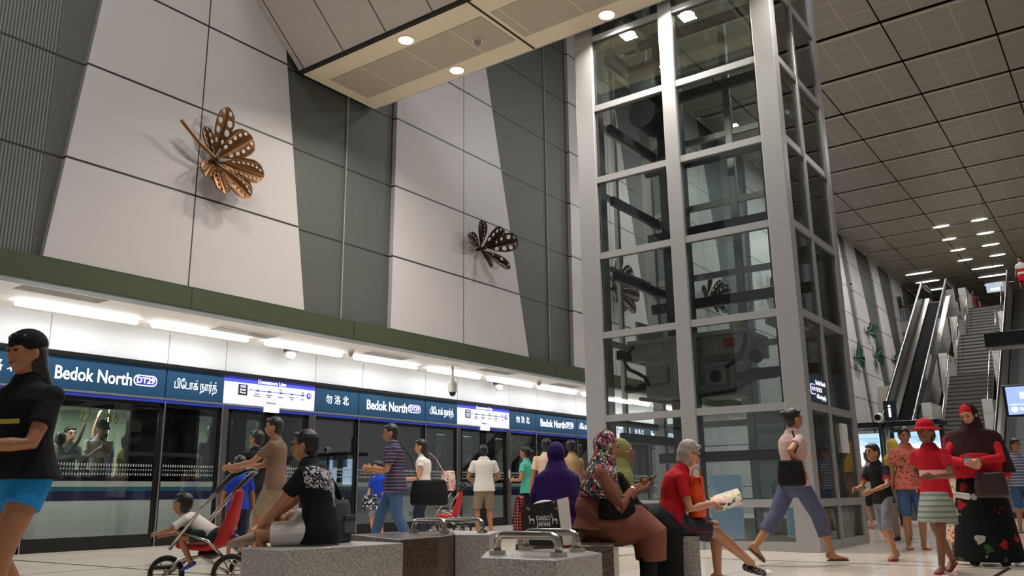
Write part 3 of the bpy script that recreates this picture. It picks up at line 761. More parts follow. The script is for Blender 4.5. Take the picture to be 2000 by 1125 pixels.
MB().box((19.78, 4.53, 0), (19.84, 4.59, 2.2)).build('post', STEEL_D, sp)
isg = thing('information_sign', 'dark pillar sign with a white letter i', 'sign', (21, 4.55, 0))
MB().box((20.95, 4.44, 2.2), (21.05, 4.7, 2.74)).build('panel', mat('sign_dark', '15202a', .4), isg)
MB().box((20.96, 4.5, 0), (21.04, 4.6, 2.2)).build('post', STEEL_D, isg)
text('i', 'lettering', .42, (20.94, 4.57, 2.5), WLET, isg, facing='-X', bold=.008, align='CENTER')
hs = thing('hanging_sign', 'black box sign hanging across the right edge', 'sign', (16.1, 0, 3.03))
MB().box((16.0, -3.0, 3.04), (16.35, 1.88, 3.28)).build('housing', BLACK, hs, bevel=.01)
MB().tube([(16.2, -1.9, 3.28), (16.2, -1.9, 14.0)], .03).tube([(16.2, -2.7, 3.28), (16.2, -2.7, 14.0)], .03).build('hanger', STEEL_D, hs)
MB().box((16.05, 1.2, 3.0), (16.2, 1.8, 3.04)).build('lamp', STEEL, hs)
ms = thing('train_time_screen', 'black framed screen glowing blue at the right edge', 'screen', (12, .9, 1.6))
MB().box((12.0, -.1, 1.59), (12.12, 1.3, 1.98)).build('housing', BLACK, ms, bevel=.01)
MB().box((11.99, -.07, 1.62), (12.0, 1.26, 1.955)).build('display', emis('screen_blue', '2f78d8', 1.2), ms)
text('Bedok North', 'lettering', .11, (11.985, 1.12, 1.84), WLET, ms, facing='-X', bold=.003)
MB().box((11.984, 0, 1.735), (11.99, 1.24, 1.742)).build('rule', WLET, ms)
text('Bedok North', 'lettering', .055, (11.985, 1.13, 1.68), WLET, ms, facing='-X')
MB().ell((11.985, 1.19, 1.68), .004, .035, .035).build('disc', WLET, ms)
MB().box((12.05, .4, 0), (12.12, .5, 1.6)).build('post', STEEL_D, ms)
us = thing('upper_screen', 'small blue sign hanging above the top of the stairs', 'sign', (44, 4.3, 9.5))
MB().box((42.9, 4.0, 9.35), (43.0, 4.66, 9.78)).build('panel', emis('sign_blue_lit', '1f6f95', .8), us)
MB().box((42.89, 4.1, 9.42), (42.9, 4.5, 9.52)).build('text_block', WLET, us)
MB().tube([(42.95, 4.3, 9.78), (42.95, 4.3, 14)], .012).build('hanger', STEEL_D, us)

# ------------------------------------------------------------------ granite benches
def bench_rail(x, y0, y1, z, label, along='y'):
    P = (lambda a, h: (x, a, z + h)) if along == 'y' else (lambda a, h: (a, x, z + h))
    r = .045; t = thing('bench_rail', label, 'arm rail', P((y0 + y1) / 2, 0), group='stainless arm rails on the benches')
    pts = [P(y0, 0), P(y0, .065)] + [P(y0 + .05 * (1 - math.cos(q)), .065 + .05 * math.sin(q)) for q in (.5, 1.1, 1.57)] + \
          [P(y1 - .05 * (1 - math.cos(q)), .065 + .05 * math.sin(q)) for q in (1.57, 1.1, .5)] + [P(y1, .065), P(y1, 0)]
    MB().loft(pts, .024, n=12, round_=(False, False), side=(1, 0, 0) if along == 'y' else (0, 1, 0)).build('bar', STEEL, t, smooth=True)
    for yy in (y0, y1):
        MB().loft([P(yy, 0), P(yy, .025)], .05, n=18, round_=(False, False)).build('base_ring', STEEL, t)
BZ = .40
def bench(pts, m, label, taper=0.):
    o = MB().prism([(x, y, BZ) for x, y in pts], (0, 0, -BZ)).build('granite_bench', m, bevel=.006)
    return tag(o, label, 'bench', 'granite bench blocks')
bench([(3.98, 4.85), (5.0, 4.70), (5.05, 5.38), (4.04, 5.4)], GR_L, 'light granite bench block the man with shoulder bag sits on')
bench([(5.33, 5.04), (5.85, 5.08), (6.3, 5.25), (6.9, 5.9), (5.92, 6.25)], GR_D, 'dark brown granite bench block with overhanging slab behind the grey bag')
bench([(6.24, 5.22), (6.36, 4.92), (6.95, 5.25), (6.95, 5.85)], GR_L, 'light granite bench block between the dark block and the near railed block')
bench([(4.03, 3.18), (4.06, 2.68), (4.66, 2.74), (5.0, 3.15), (4.5, 3.5)], GR_L, 'low granite bench block with two steel rails, nearest the camera')
bench([(5.2, 3.78), (5.24, 3.2), (5.36, 3.06), (6.32, 3.56), (7.05, 4.3), (6.6, 4.75)], GR_D, 'dark granite bench block under the two seated women in headscarves')
bench([(6.62, 3.38), (6.76, 3.05), (7.5, 3.4), (7.3, 3.8)], GR_L, 'light granite bench block the woman in red sits on')
bench_rail(4.27, 2.8, 3.24, BZ, 'front steel rail on the near granite block')
bench_rail(4.68, 2.93, 3.32, BZ, 'rear steel rail on the near granite block, beside the shopping bag')
bench_rail(6.42, 5.5, 5.9, BZ, 'steel rail on the dark granite block behind the grey bag')
bench_rail(6.62, 5.2, 5.68, BZ, 'steel rail on the light block behind the dark block')

# ------------------------------------------------------------------ wall sculptures
def petal(tip, w, holes, lift, r0=.06, prong=False):
    """flat pierced petal from hub (0,0) to tip in (x,z); returns mesh verts/faces with its tip lifted off the wall"""
    L = math.hypot(*tip); d = (tip[0] / L, tip[1] / L); nrm = (-d[1], d[0])
    cu = bpy.data.curves.new('tmp', 'CURVE'); cu.dimensions = '2D'; cu.fill_mode = 'BOTH'; cu.extrude = .012; cu.resolution_u = 3
    def sp(pts):
        s = cu.splines.new('POLY'); s.points.add(len(pts) - 1); s.use_cyclic_u = True
        for p, q in zip(s.points, pts): p.co = (q[0], q[1], 0, 1)
    prof = [(0, .02), (.15, .045 / max(w, .01) * .5), (.35, .62), (.55, .93), (.72, 1), (.86, .85), (.95, .5), (1, .12)]
    out = [(L * t, w * .5 * k) for t, k in prof] + [(L * t, -w * .5 * k) for t, k in reversed(prof)]
    sp(out)
    for (t, k, r) in holes:
        c = (L * t, w * .5 * k); sp([(c[0] + r * 1.35 * math.cos(a), c[1] + r * math.sin(a)) for a in [2 * math.pi * j / 12 for j in range(12)]])
    ob = bpy.data.objects.new('tmp', cu); COL.objects.link(ob)
    dg = bpy.context.evaluated_depsgraph_get(); me = bpy.data.meshes.new_from_object(ob.evaluated_get(dg), depsgraph=dg)
    bpy.data.objects.remove(ob); bpy.data.curves.remove(cu)
    vs = []
    for v in me.vertices:
        a, b_, e = v.co; t = a / L
        up = lift * math.sin(min(1, t) * 1.5) + .05 * abs(b_) / max(w, .01)
        vs.append((a * d[0] + b_ * nrm[0], -(up + e), a * d[1] + b_ * nrm[1]))
    fs = [tuple(p.vertices) for p in me.polygons]
    bpy.data.meshes.remove(me)
    return MB().add(vs, fs)
PROF = [(0, .1), (.15, .25), (.35, .62), (.55, .93), (.72, 1), (.86, .85), (.95, .5), (1, .12)]
def holes2(n, w, r=.3, L=1., k=.55, a=.36, b_=.9):
    """two rows of oval holes kept inside the outline and clear of each other"""
    h = []; sp = L * (b_ - a) / max(1, n - 1)
    for i in range(n):
        t = a + (b_ - a) * i / max(1, n - 1)
        pr = [p0[1] + (p1[1] - p0[1]) * (t - p0[0]) / (p1[0] - p0[0]) for p0, p1 in zip(PROF, PROF[1:]) if p0[0] <= t <= p1[0]][0]
        kk = k * pr; rr = min(w * r * .5, .30 * sp, w * .5 * (pr - kk) * .72, w * .5 * kk * .8)
        h += [(t, kk, rr), (t, -kk, rr)]
    return h
def sculpture(x, y, z, petals, stem, label, m=BRONZE, s=1., name='leaf_sculpture', cat='wall sculpture'):
    t = thing(name, label, cat, (x, y, z), group='metal leaf sculptures on the upper wall')
    for (tip, w, n, lift, r) in petals:
        mb = petal((tip[0] * s, tip[1] * s), w * s, holes2(n, w * s, r, math.hypot(*tip) * s), lift * s)
        mb.build('petal', m, t, world=False)
    if stem:
        MB().loft([(0, -.1 * s, 0), (stem[0] * .5 * s, -.16 * s, stem[1] * .38 * s), (stem[0] * s, -.2 * s, stem[1] * s)], .02 * s, .035 * s, side=(0, 1, 0), n=8, round_=(True, False)).build('stem', m, t, world=False)
    MB().loft([(0, 0.098, 0), (0, -.14 * s, 0)], .035 * s, n=10, round_=(False, True)).build('hub', m, t, world=False)
    return t
BR2 = mat('dark_bronze', '3e2c20', .4, .7, var=.2, scale=4)
LEAF = [((.11, .92), .32, 4, .15, .6), ((-.3, .44), .2, 4, .15, .6), ((.54, .54), .46, 5, .22, .4), ((.80, -.08), .40, 7, .25, .4), ((.55, -.52), .36, 6, .25, .4), ((.12, -.56), .32, 5, .2, .4), ((-.2, -.34), .34, 4, .12, .4)]
LEAF2 = [((-.22, .58), .32, 5, .2, .24), ((.48, .5), .4, 4, .3, .34), ((.94, .36), .44, 4, .35, .36), ((.76, -.34), .24, 3, .25, .5), ((0, -.47), .14, 3, .3, .4), ((-.54, .18), .3, 4, .1, .2)]
sculpture(7.44, 11.27, 5.97, LEAF, (-.72, .38), 'bronze pierced leaf with long stem on the near white wall panel')
sculpture(14.31, 11.27, 6.08, LEAF2, None, 'dark bronze pierced butterfly-like leaf on the second white wall panel', BR2)
sculpture(20.3, 11.27, 6.3, LEAF, (-.72, .38), 'bronze pierced leaf seen through the left side of the lift glass', BR2, 1.2)
sculpture(26.8, 11.27, 7.2, LEAF2, None, 'bronze pierced leaf seen through the right side of the lift glass', BR2, 1.2)
GLEAF = mat('green_metal', '1d4a38', .4, .4)
sculpture(33.3, 11.27, 8.7, LEAF, None, 'green leaf seen through the lift glass near the corner post', GLEAF, .95)
sculpture(45.6, 11.27, 7.4, LEAF, None, 'green leaf on the narrow white strip right beside the shaft', GLEAF, .95)
sculpture(48.8, 11.27, 9.2, LEAF2, None, 'upper small green leaf on the bright white strip', GLEAF, .9)
sculpture(49.9, 11.27, 8.0, LEAF, None, 'lower green leaf on the bright white strip', GLEAF, .95)
sculpture(54.5, 11.27, 8.3, LEAF2, None, 'upper dark green leaf on the dim strip beside the escalator', GLEAF, .95)
sculpture(55.3, 11.27, 7.1, LEAF, None, 'lower dark green leaf on the dim strip beside the escalator', GLEAF, .95)
# ------------------------------------------------------------------ figure builder
def ik(S, T, l1, l2, pole):
    S, T, pole = V(S), V(T), V(pole)
    d = T - S; L = min(d.length, (l1 + l2) * .995); d = d.normalized()
    T = S + d * L
    a = (l1 * l1 - l2 * l2 + L * L) / (2 * L); h = math.sqrt(max(0, l1 * l1 - a * a))
    pp = pole - d * pole.dot(d); pp = pp.normalized() if pp.length > 1e-6 else V((0, 0, 1))
    return S + d * a + pp * h, T

def hand(mb, W, hd, pn, s, curl=.35, side=1, spread=.05, k=1.):
    """palm, four unequal fingers and a thumb; W wrist, hd direction, pn palm normal, side +1 when the thumb is on +lateral"""
    W = V(W); hd = V(hd).normalized(); pn = V(pn); pn = (pn - hd * pn.dot(hd)).normalized(); lat = hd.cross(pn) * side
    mb.loft([W - hd * .01 * s, W + hd * .03 * s, W + hd * .075 * s], [.026 * s, .037 * s, .041 * s], [.02 * s, .015 * s, .013 * s], side=lat, n=10)
    for o, L, e in ((.033, .068, 1), (.011, .078, .4), (-.011, .072, -.3), (-.032, .057, -1)):
        b = W + hd * .078 * s + lat * o * s; d = (hd + lat * e * spread).normalized()
        pts = [b]; a = curl * .5
        for f in (.45, .32, .23):
            dd = d * math.cos(a) + pn * math.sin(a); pts.append(pts[-1] + dd * L * f * s); a += curl
        mb.loft(pts, [.0095 * s * k, .009 * s * k, .0082 * s * k, .007 * s * k], n=7)
    b = W + hd * .022 * s + lat * .03 * s
    d1 = (hd * .6 + lat * .7 + pn * .35).normalized(); d2 = (hd * .9 + lat * .25 + pn * .4).normalized()
    mb.loft([b, b + d1 * .034 * s, b + d1 * .034 * s + d2 * .03 * s], [.0125 * s, .0105 * s * k, .008 * s * k], n=7)

TT = [-.07, 0, .10, .20, .30, .40, .46, .495]
RS = {'m': [.135, .165, .155, .142, .155, .175, .155, .085], 'f': [.145, .165, .142, .122, .138, .152, .13, .07], 'c': [.14, .155, .15, .145, .15, .16, .14, .08]}
RF = {'m': [.10, .112, .105, .10, .112, .11, .09, .06], 'f': [.105, .112, .10, .09, .112, .105, .08, .055], 'c': [.10, .108, .108, .105, .108, .10, .08, .06]}

def figure(name, label, loc, yaw, h, sex='m', skin=SK2, pose=None, hair=None, top=None, bottom=None, shoes=None, robe=None, vox=.011, group=None, build=1., cat='person', headk=1.):
    p = pose or {}; s = h / 1.70; hk = s * headk
    root = thing(name, label, cat, loc, yaw * D2R, group)
    hz = p.get('hip', .92 * s); P = V(p.get('hipxy', (0, 0)) + (hz,)) if p.get('hipxy') else V((0, 0, hz))
    l0, l1 = p.get('lean', (0, 4)); tw = p.get('twist', 0) * D2R
    pts = []; fwd = []; pos = P.copy()
    prev = TT[1]
    for t in TT:
        k = (t - TT[0]) / (TT[-1] - TT[0]); a = (l0 + (l1 - l0) * k) * D2R
        u = V((math.sin(a), 0, math.cos(a)))
        if not pts: pos = P + u * (TT[0]) * s
        else: pos = pos + u * (t - prev) * s
        prev = t; pts.append(pos.copy()); fwd.append(u)
    U = fwd[-1]; side = V((-math.sin(tw), math.cos(tw), 0)); Fc = side.cross(U).normalized()
    N = pts[-1]; rs = [r * s * build for r in RS[sex]]; rf = [r * s * build for r in RF[sex]]
    bm_ = MB()
    bm_.loft(pts, rs, rf, side=(0, 1, 0) if not tw else side, n=18)
    shw = (.185 if sex == 'm' else .16 if sex == 'f' else .17) * s * (.5 + .5 * build)
    SH = {q: pts[5] + U * (.022 if sex != 'f' else .016) * s + side * shw * q for q in (1, -1)}
    # head
    hy, hp, hr = [v * D2R for v in p.get('head', (0, 0, 0))]
    HR = Matrix.Rotation(tw + hy, 3, 'Z') @ Matrix.Rotation(hp, 3, 'Y') @ Matrix.Rotation(hr, 3, 'X')
    base = N + U * .035 * s
    HC = base + V((.02, 0, .085)) * hk + HR @ V((.01, 0, .045)) * hk
    if 'lead' in p: HC = HC + V((p['lead'], 0, 0))
    def H(x, y, z): return HC + HR @ V((x, y, z)) * hk
    bm_.loft([N - U * .05 * s, base + U * .01, H(-.01, 0, -.05)], [.075 * s, .055 * s, .052 * s], n=12)
    def E_(mb, c, r): mb.ell(H(*c), r[0] * hk, r[1] * hk, r[2] * hk, HR)
    E_(bm_, (-.005, 0, .012), (.097, .078, .105)); E_(bm_, (.022, 0, -.052), (.066, .055, .062)); E_(bm_, (.03, 0, -.09), (.045, .032, .028))
    bm_.loft([H(.088, 0, .012), H(.105, 0, -.02), H(.098, 0, -.03)], [.008 * hk, .013 * hk, .014 * hk], n=8)
    E_(bm_, (.078, 0, -.058), (.022, .027, .014)); E_(bm_, (.075, .033, .03), (.02, .03, .01)); E_(bm_, (.075, -.033, .03), (.02, .03, .01))
    for q in (1, -1): E_(bm_, (-.002, .079 * q, -.008), (.02, .011, .032))
    # arms
    la, lb = .29 * s, .255 * s
    arm = {}
    for q, nm in ((1, 'L'), (-1, 'R')):
        S = SH[q]; T = p.get(nm + 'H')
        T = V(T) if T else S + V((.06 * s, .10 * s * q, -.53 * s))
        pole = V(p.get(nm + 'E', (-.6, .5 * q, -.5)))
        El, Wr = ik(S, T, la, lb, pole); arm[q] = (S, El, Wr)
        k = build ** .5
        bm_.loft([S, S.lerp(El, .5), El, El.lerp(Wr, .35), Wr], [.047 * s * k, .045 * s * k, .037 * s * k, .038 * s * k, .025 * s * k], n=10)
        hd = V(p.get(nm + 'd', (Wr - El).normalized())); pn = V(p.get(nm + 'n', (0, -q, -.25)))
        # thumb side: towards the body front
        lat = hd.cross(pn - hd * pn.dot(hd)); sd = 1 if lat.dot(V(p.get(nm + 't', (1, 0, .4)))) > 0 else -1
        hand(bm_, Wr, hd, pn, s * 1.02, p.get('curl', .38), sd, k=1.1 if vox > .008 else 1.)
        # keep for accessories
    # legs
    lt, lc = .43 * s, .415 * s
    leg = {}
    for q, nm in ((1, 'L'), (-1, 'R')):
        Hp = P + V((0, .085 * s * q, -.01 * s)); A = p.get(nm + 'F'); A = V(A) if A else V((0, .1 * s * q, .085 * s))
        Kn, An = ik(Hp, A, lt, lc, V(p.get(nm + 'K', (1, .12 * q, 0))))
        fd = V(p.get(nm + 'fd', (1, .15 * q, 0))).normalized(); up = V(p.get(nm + 'fu', (0, 0, 1))); up = (up - fd * up.dot(fd)).normalized()
        leg[q] = (Hp, Kn, An, fd, up)
        k = build ** .5
        bm_.loft([Hp, Hp.lerp(Kn, .5), Kn, Kn.lerp(An, .3), Kn.lerp(An, .7), An], [.088 * s * k, .073 * s * k, .056 * s * k, .055 * s * k, .042 * s * k, .034 * s * k], n=12)
        fp = [An - fd * .04 * s - up * .03 * s, An + fd * .0 * s - up * .038 * s, An + fd * .07 * s - up * .052 * s, An + fd * .13 * s - up * .06 * s, An + fd * .165 * s - up * .064 * s]
        lat = fd.cross(up)
        bm_.loft(fp, [.03 * s, .034 * s, .042 * s, .044 * s, .034 * s], [.036 * s, .044 * s, .03 * s, .019 * s, .014 * s], side=lat, n=10)
        if shoes:
            sp_ = [An - fd * .045 * s - up * .045 * s, An + fd * .0 * s - up * .045 * s, An + fd * .07 * s - up * .055 * s, An + fd * .14 * s - up * .06 * s, An + fd * .178 * s - up * .064 * s]
            mb = MB()
            if shoes[0] == 'shoe':
                mb.loft(sp_, [.036 * s, .042 * s, .048 * s, .05 * s, .036 * s], [.036 * s, .042 * s, .034 * s, .026 * s, .019 * s], side=lat, n=12)
            else:   # sandal: sole and straps
                so = [a - up * .024 * s for a in fp]
                so[0] = fp[0] - up * .052 * s; so[1] = An - up * .083 * s; so[2] = An + fd * .07 * s - up * .084 * s; so[3] = An + fd * .13 * s - up * .084 * s; so[4] = An + fd * .175 * s - up * .082 * s
                so[0] = An - fd * .05 * s - up * .082 * s
                mb.loft(so, [.034 * s, .038 * s, .044 * s, .048 * s, .038 * s], .01 * s, side=lat, n=10)
                for o in (.06, .11):
                    c = An + fd * o * s - up * .045 * s
                    mb.loft([c - lat * .045 * s - up * .03 * s, c - lat * .03 * s + up * .004 * s, c + lat * .03 * s + up * .004 * s, c + lat * .045 * s - up * .03 * s], .008 * s, n=6)
            blob(mb, 'shoe' if shoes[0] == 'shoe' else 'sandal', shoes[1], root, min(vox, .009), 2)
    blob(bm_, 'body', skin, root, vox, 3)
    # eyes, lips
    mb = MB()
    for q in (1, -1): mb.ell(H(.0865, .031 * q, .012), .008 * hk, .014 * hk, .0075 * hk, HR, 10, 6)
    mb.build('eyes', EYE, root, world=False, smooth=True)
    MB().ell(H(.097, 0, -.058), .008 * hk, .024 * hk, .0075 * hk, HR, 10, 6).build('lips', LIP, root, world=False, smooth=True)
    mb = MB()
    for q in (1, -1): mb.loft([H(.092, .014 * q, .034), H(.092, .03 * q, .04), H(.08, .05 * q, .034)], .0045 * hk, n=6)
    mb.build('eyebrows', HAIR if (not hair or hair[1] is not HAIRG) else HAIRG, root, world=False, smooth=True)
    hv = min(vox, .009)
    if hair:
        kd, hm = hair[0], hair[1]; mb = MB()
        if kd in ('short', 'long', 'bun', 'pony', 'bob'):
            E_(mb, (-.018, 0, .036), (.099, .087, .098)); E_(mb, (-.038, 0, -.005), (.078, .085, .085))
            mb.loft([H(.055, .05, .085), H(.072, 0, .095), H(.055, -.05, .085)], .02 * hk, n=8)
            if kd == 'short': mb.loft([H(-.05, 0, -.02), H(-.06, 0, -.085)], [.07 * hk, .05 * hk], [.05 * hk, .03 * hk], n=10)
            if kd == 'bob': mb.loft([H(-.02, 0, .0), H(-.03, 0, -.075)], [.086 * hk, .075 * hk], [.085 * hk, .07 * hk], n=12)
            if kd == 'long': mb.loft([H(-.03, 0, .02), H(-.05, 0, -.09), H(-.085, 0, -.2), H(-.11, 0, -.36)], [.088 * hk, .092 * hk, .098 * hk, .07 * hk], [.075 * hk, .06 * hk, .045 * hk, .025 * hk], side=HR @ V((0, 1, 0)), n=14)
            if kd == 'bun': E_(mb, (-.125, 0, .055), (.045, .05, .045))
            if kd == 'pony': mb.loft([H(-.1, 0, .06), H(-.15, 0, .02), H(-.155, 0, -.12), H(-.13, 0, -.3)], [.03 * hk, .045 * hk, .045 * hk, .015 * hk], n=10)
            blob(mb, 'hair', hm, root, hv, 2)
        if kd == 'hijab':
            E_(mb, (-.026, 0, .022), (.104, .094, .116)); E_(mb, (-.02, 0, -.06), (.085, .088, .08)); E_(mb, (.012, 0, -.118), (.072, .07, .042))
            dr = hair[2] if len(hair) > 2 else .22
            if dr > 0:
                wk = p.get('drape', 1.) * build ** .5; cp = p.get('cape', 0); Dn = (U * .5 + V((0, 0, .5))).normalized()
                mb.loft([H(-.02, 0, -.07), N + U * .02 * s, N - U * .015 * s, N - U * .06 * s, N - U * .06 * s - Dn * dr * .5 * s, N - U * .06 * s - Dn * dr * s],
                        [.09 * s, .125 * s, .17 * s * wk, .20 * s * wk, (.215 + cp * .05) * s * wk, (.222 + cp * .11) * s * wk], [.09 * s, .115 * s, .125 * s, .135 * s, .148 * s * wk, (.155 + cp * .04) * s * wk], side=side, n=26, round_=(True, False))
            blob(mb, 'headscarf', hm, root, hv, 3)
            if len(hair) > 3:
                mb = MB(); E_(mb, (-.016, 0, .026), (.102, .086, .108)); blob(mb, 'underscarf', hair[3], root, hv, 2)
        if kd == 'cap':
            E_(mb, (-.018, 0, .028), (.099, .087, .098)); E_(mb, (-.038, 0, -.01), (.078, .085, .085)); blob(mb, 'hair', HAIR, root, hv, 2)
            mb = MB(); E_(mb, (-.012, 0, .06), (.108, .095, .085))
            mb.loft([H(.07, 0, .055), H(.15, 0, .045)], [.085 * hk, .06 * hk], .008 * hk, side=HR @ V((0, 1, 0)), n=14)
            blob(mb, 'cap', hm, root, hv, 2)
        if kd == 'hat':
            E_(mb, (-.018, 0, .028), (.099, .087, .098)); E_(mb, (-.038, 0, -.03), (.078, .085, .085)); blob(mb, 'hair', HAIR, root, hv, 2)
            mb = MB(); E_(mb, (-.012, 0, .07), (.105, .095, .085)); E_(mb, (-.01, 0, .035), (.185, .175, .014)); blob(mb, 'hat', hm, root, hv, 2)
    m_ = .014 * s
    if top:
        tm = top['m']; sl = top.get('sleeve', .55); hem = top.get('hem', -.09); mb = MB()
        q0 = pts[1] + (pts[0] - pts[1]).normalized() * (-hem * s if hem < 0 else 0)
        tp = [q0] + pts[1:]; ra = [rs[1] + m_ + .006 * s] + [r + m_ for r in rs[1:]]; rb = [rf[1] + m_ + .004 * s] + [r + m_ for r in rf[1:]]
        for i_ in (-1, -2, -3): ra[i_] += .008 * s; rb[i_] += .008 * s
        if hem > 0: tp = pts[2:]; ra = ra[2:]; rb = rb[2:]
        else:
            for i_, e_ in ((0, .014), (1, .01)): ra[i_] += e_ * s; rb[i_] += e_ * s
        fl = top.get('loose', 0)
        ra = [r + fl * s * max(0, 1 - i / 5) for i, r in enumerate(ra)]; rb = [r + fl * s * max(0, 1 - i / 5) for i, r in enumerate(rb)]
        mb.loft(tp, ra, rb, side=(0, 1, 0) if not tw else side, n=20, round_=(False, True))
        for q in (1, -1):
            S, El, Wr = arm[q]
            if sl > 0:
                k = build ** .5
                path = [S.lerp(pts[5], .45), S]; c_ = .062 if sex != 'f' else .055; rr = [.074 * s * k, c_ * s * k]; mb.ell(S, (c_ + .003) * s * k, (c_ + .003) * s * k, (c_ + .003) * s * k)
                if sl <= 1: path += [S.lerp(El, sl)]; rr += [.062 * s * k]
                else: path += [S.lerp(El, .5), El, El.lerp(Wr, min(.95, sl - 1))]; rr += [.06 * s * k, .052 * s * k, .042 * s * k]
                mb.loft(path, rr, n=12, round_=(True, False))
        blob(mb, top.get('name', 'shirt'), tm, root, max(hv, .009), 3)
        if 'trim' in top:
            mb = MB()
            mb.loft([N - U * .02 * s, N + U * .012 * s], [.09 * s, .074 * s], [.075 * s, .062 * s], side=side, n=18, round_=(False, False))
            for q in (1, -1):
                S, El, Wr = arm[q]; mb.loft([S.lerp(El, sl - .06), S.lerp(El, sl + .01)], .0605 * s, n=14, round_=(False, False))
            mb.build('trim', top['trim'], root, world=False, smooth=True)
    if bottom:
        kd, bmat = bottom[0], bottom[1]; L = bottom[2] if len(bottom) > 2 else None; mb = MB()
        waist = pts[2]; hipr = rs[1] + .01 * s
        if kd in ('shorts', 'pants'):
            mb.loft([waist, pts[1], pts[0] + (pts[0] - pts[1]) * .3], [rs[2] + .012 * s, hipr, .15 * s * build], [rf[2] + .012 * s, rf[1] + .012 * s, rf[1] + .004 * s], n=18)
            for q in (1, -1):
                Hp, Kn, An, fd, up = leg[q]; k = build ** .5
                if kd == 'shorts':
                    L_ = L or .85
                    if L_ <= 1: mb.loft([Hp, Hp.lerp(Kn, L_ * .5), Hp.lerp(Kn, L_)], [.098 * s * k, .098 * s * k, .094 * s * k], n=14, round_=(True, False))
                    else: mb.loft([Hp, Hp.lerp(Kn, .5), Kn, Kn.lerp(An, L_ - 1)], [.098 * s * k, .09 * s * k, .08 * s * k, .074 * s * k], n=14, round_=(True, False))
                else: mb.loft([Hp, Hp.lerp(Kn, .5), Kn, Kn.lerp(An, .4), An + (An - Kn).normalized() * .01], [.098 * s * k, .086 * s * k, .07 * s * k, .066 * s * k, .055 * s * k], n=14, round_=(True, False))
        elif kd == 'lower':
            for q in (1, -1):
                Hp, Kn, An, fd, up = leg[q]; mb.loft([Kn, Kn.lerp(An, .5), An], [.068 * s, .07 * s, .068 * s], n=14)
        else:
            kn = (leg[1][1] + leg[-1][1]) * .5; an = (leg[1][2] + leg[-1][2]) * .5
            cr = (pts[1]); Lk = L or .9
            dk = abs((leg[1][1] - leg[-1][1]).x) * .5
            if kd == 'skirt': mb.loft([waist, cr, cr.lerp(kn, Lk * .5), cr.lerp(kn, Lk)], [rs[2] + .01 * s, hipr + .01, .19 * s, .2 * s], [rf[2] + .01 * s, rf[1] + .015 * s, .14 * s + dk * .6, .14 * s + dk], n=22, round_=(True, False))
        blob(mb, {'shorts': 'shorts', 'pants': 'trousers', 'lower': 'trousers', 'skirt': 'skirt'}[kd], bmat, root, max(hv, .009), 3)
    if robe:   # list of (point, half-width, half-depth)
        mb = MB(); mb.loft([r[0] for r in robe['path']], [r[1] for r in robe['path']], [r[2] for r in robe['path']], side=(0, 1, 0), n=24, round_=(True, False))
        blob(mb, robe.get('name', 'dress'), robe['m'], root, max(hv, .009), 4)
    root['_'] = 0; del root['_']
    return root, dict(arm=arm, leg=leg, H=H, HC=HC, HR=HR, N=N, pts=pts, s=s, SH=SH, P=P, hk=hk)

def glasses(root, I, m=None):
    H = I['H']; hk = I['hk']; mb = MB()
    for q in (1, -1):
        c = [(.103 - .012 * abs(math.cos(a)) * 0, .034 * q + .024 * math.cos(a), .012 + .017 * math.sin(a)) for a in [2 * math.pi * j / 14 for j in range(15)]]
        mb.tube([H(*a) for a in c], .0022 * hk, 6)
        mb.tube([H(.1, .057 * q, .016), H(.0, .084 * q, .01)], .0022 * hk, 6)
    mb.tube([H(.105, .011, .014), H(.105, -.011, .014)], .002 * hk, 6)
    mb.build('glasses', m or BLACK, root, world=False, smooth=True)
def at(root, p):   # local point to world
    return wmat(root) @ V(p)
def phone(label, c, ax, ay, m=BLACK, grp=None):
    ax = V(ax).normalized(); ay = V(ay); ay = (ay - ax * ay.dot(ax)).normalized(); az = ax.cross(ay)
    t = thing('smartphone', label, 'phone', c)
    MB().obox(c, ax * .035, ay * .07, az * .005).build('case', m, t, bevel=.003)
    MB().obox(V(c) + az * .0055, ax * .031, ay * .064, az * .0006).build('display', mat('phone_display', '2a3138', .1, emit='8fb4d8', es=.25), t)
    return t
def soft_bag(name, label, cat, c, w, d, h, m, yaw=0., strap=None, parts=None, group=None, bev=.03):
    t = thing(name, label, cat, c, yaw * D2R, group)
    mb = MB().loft([(0, 0, .0), (0, 0, h * .08), (0, 0, h * .5), (0, 0, h * .95), (0, 0, h)], [w * .44, w * .5, w * .5, w * .44, w * .4], [d * .4, d * .5, d * .48, d * .3, d * .22], side=(1, 0, 0), n=18, round_=(False, False))
    blob(mb, 'bag_body', m, t, .011, 2)
    return t
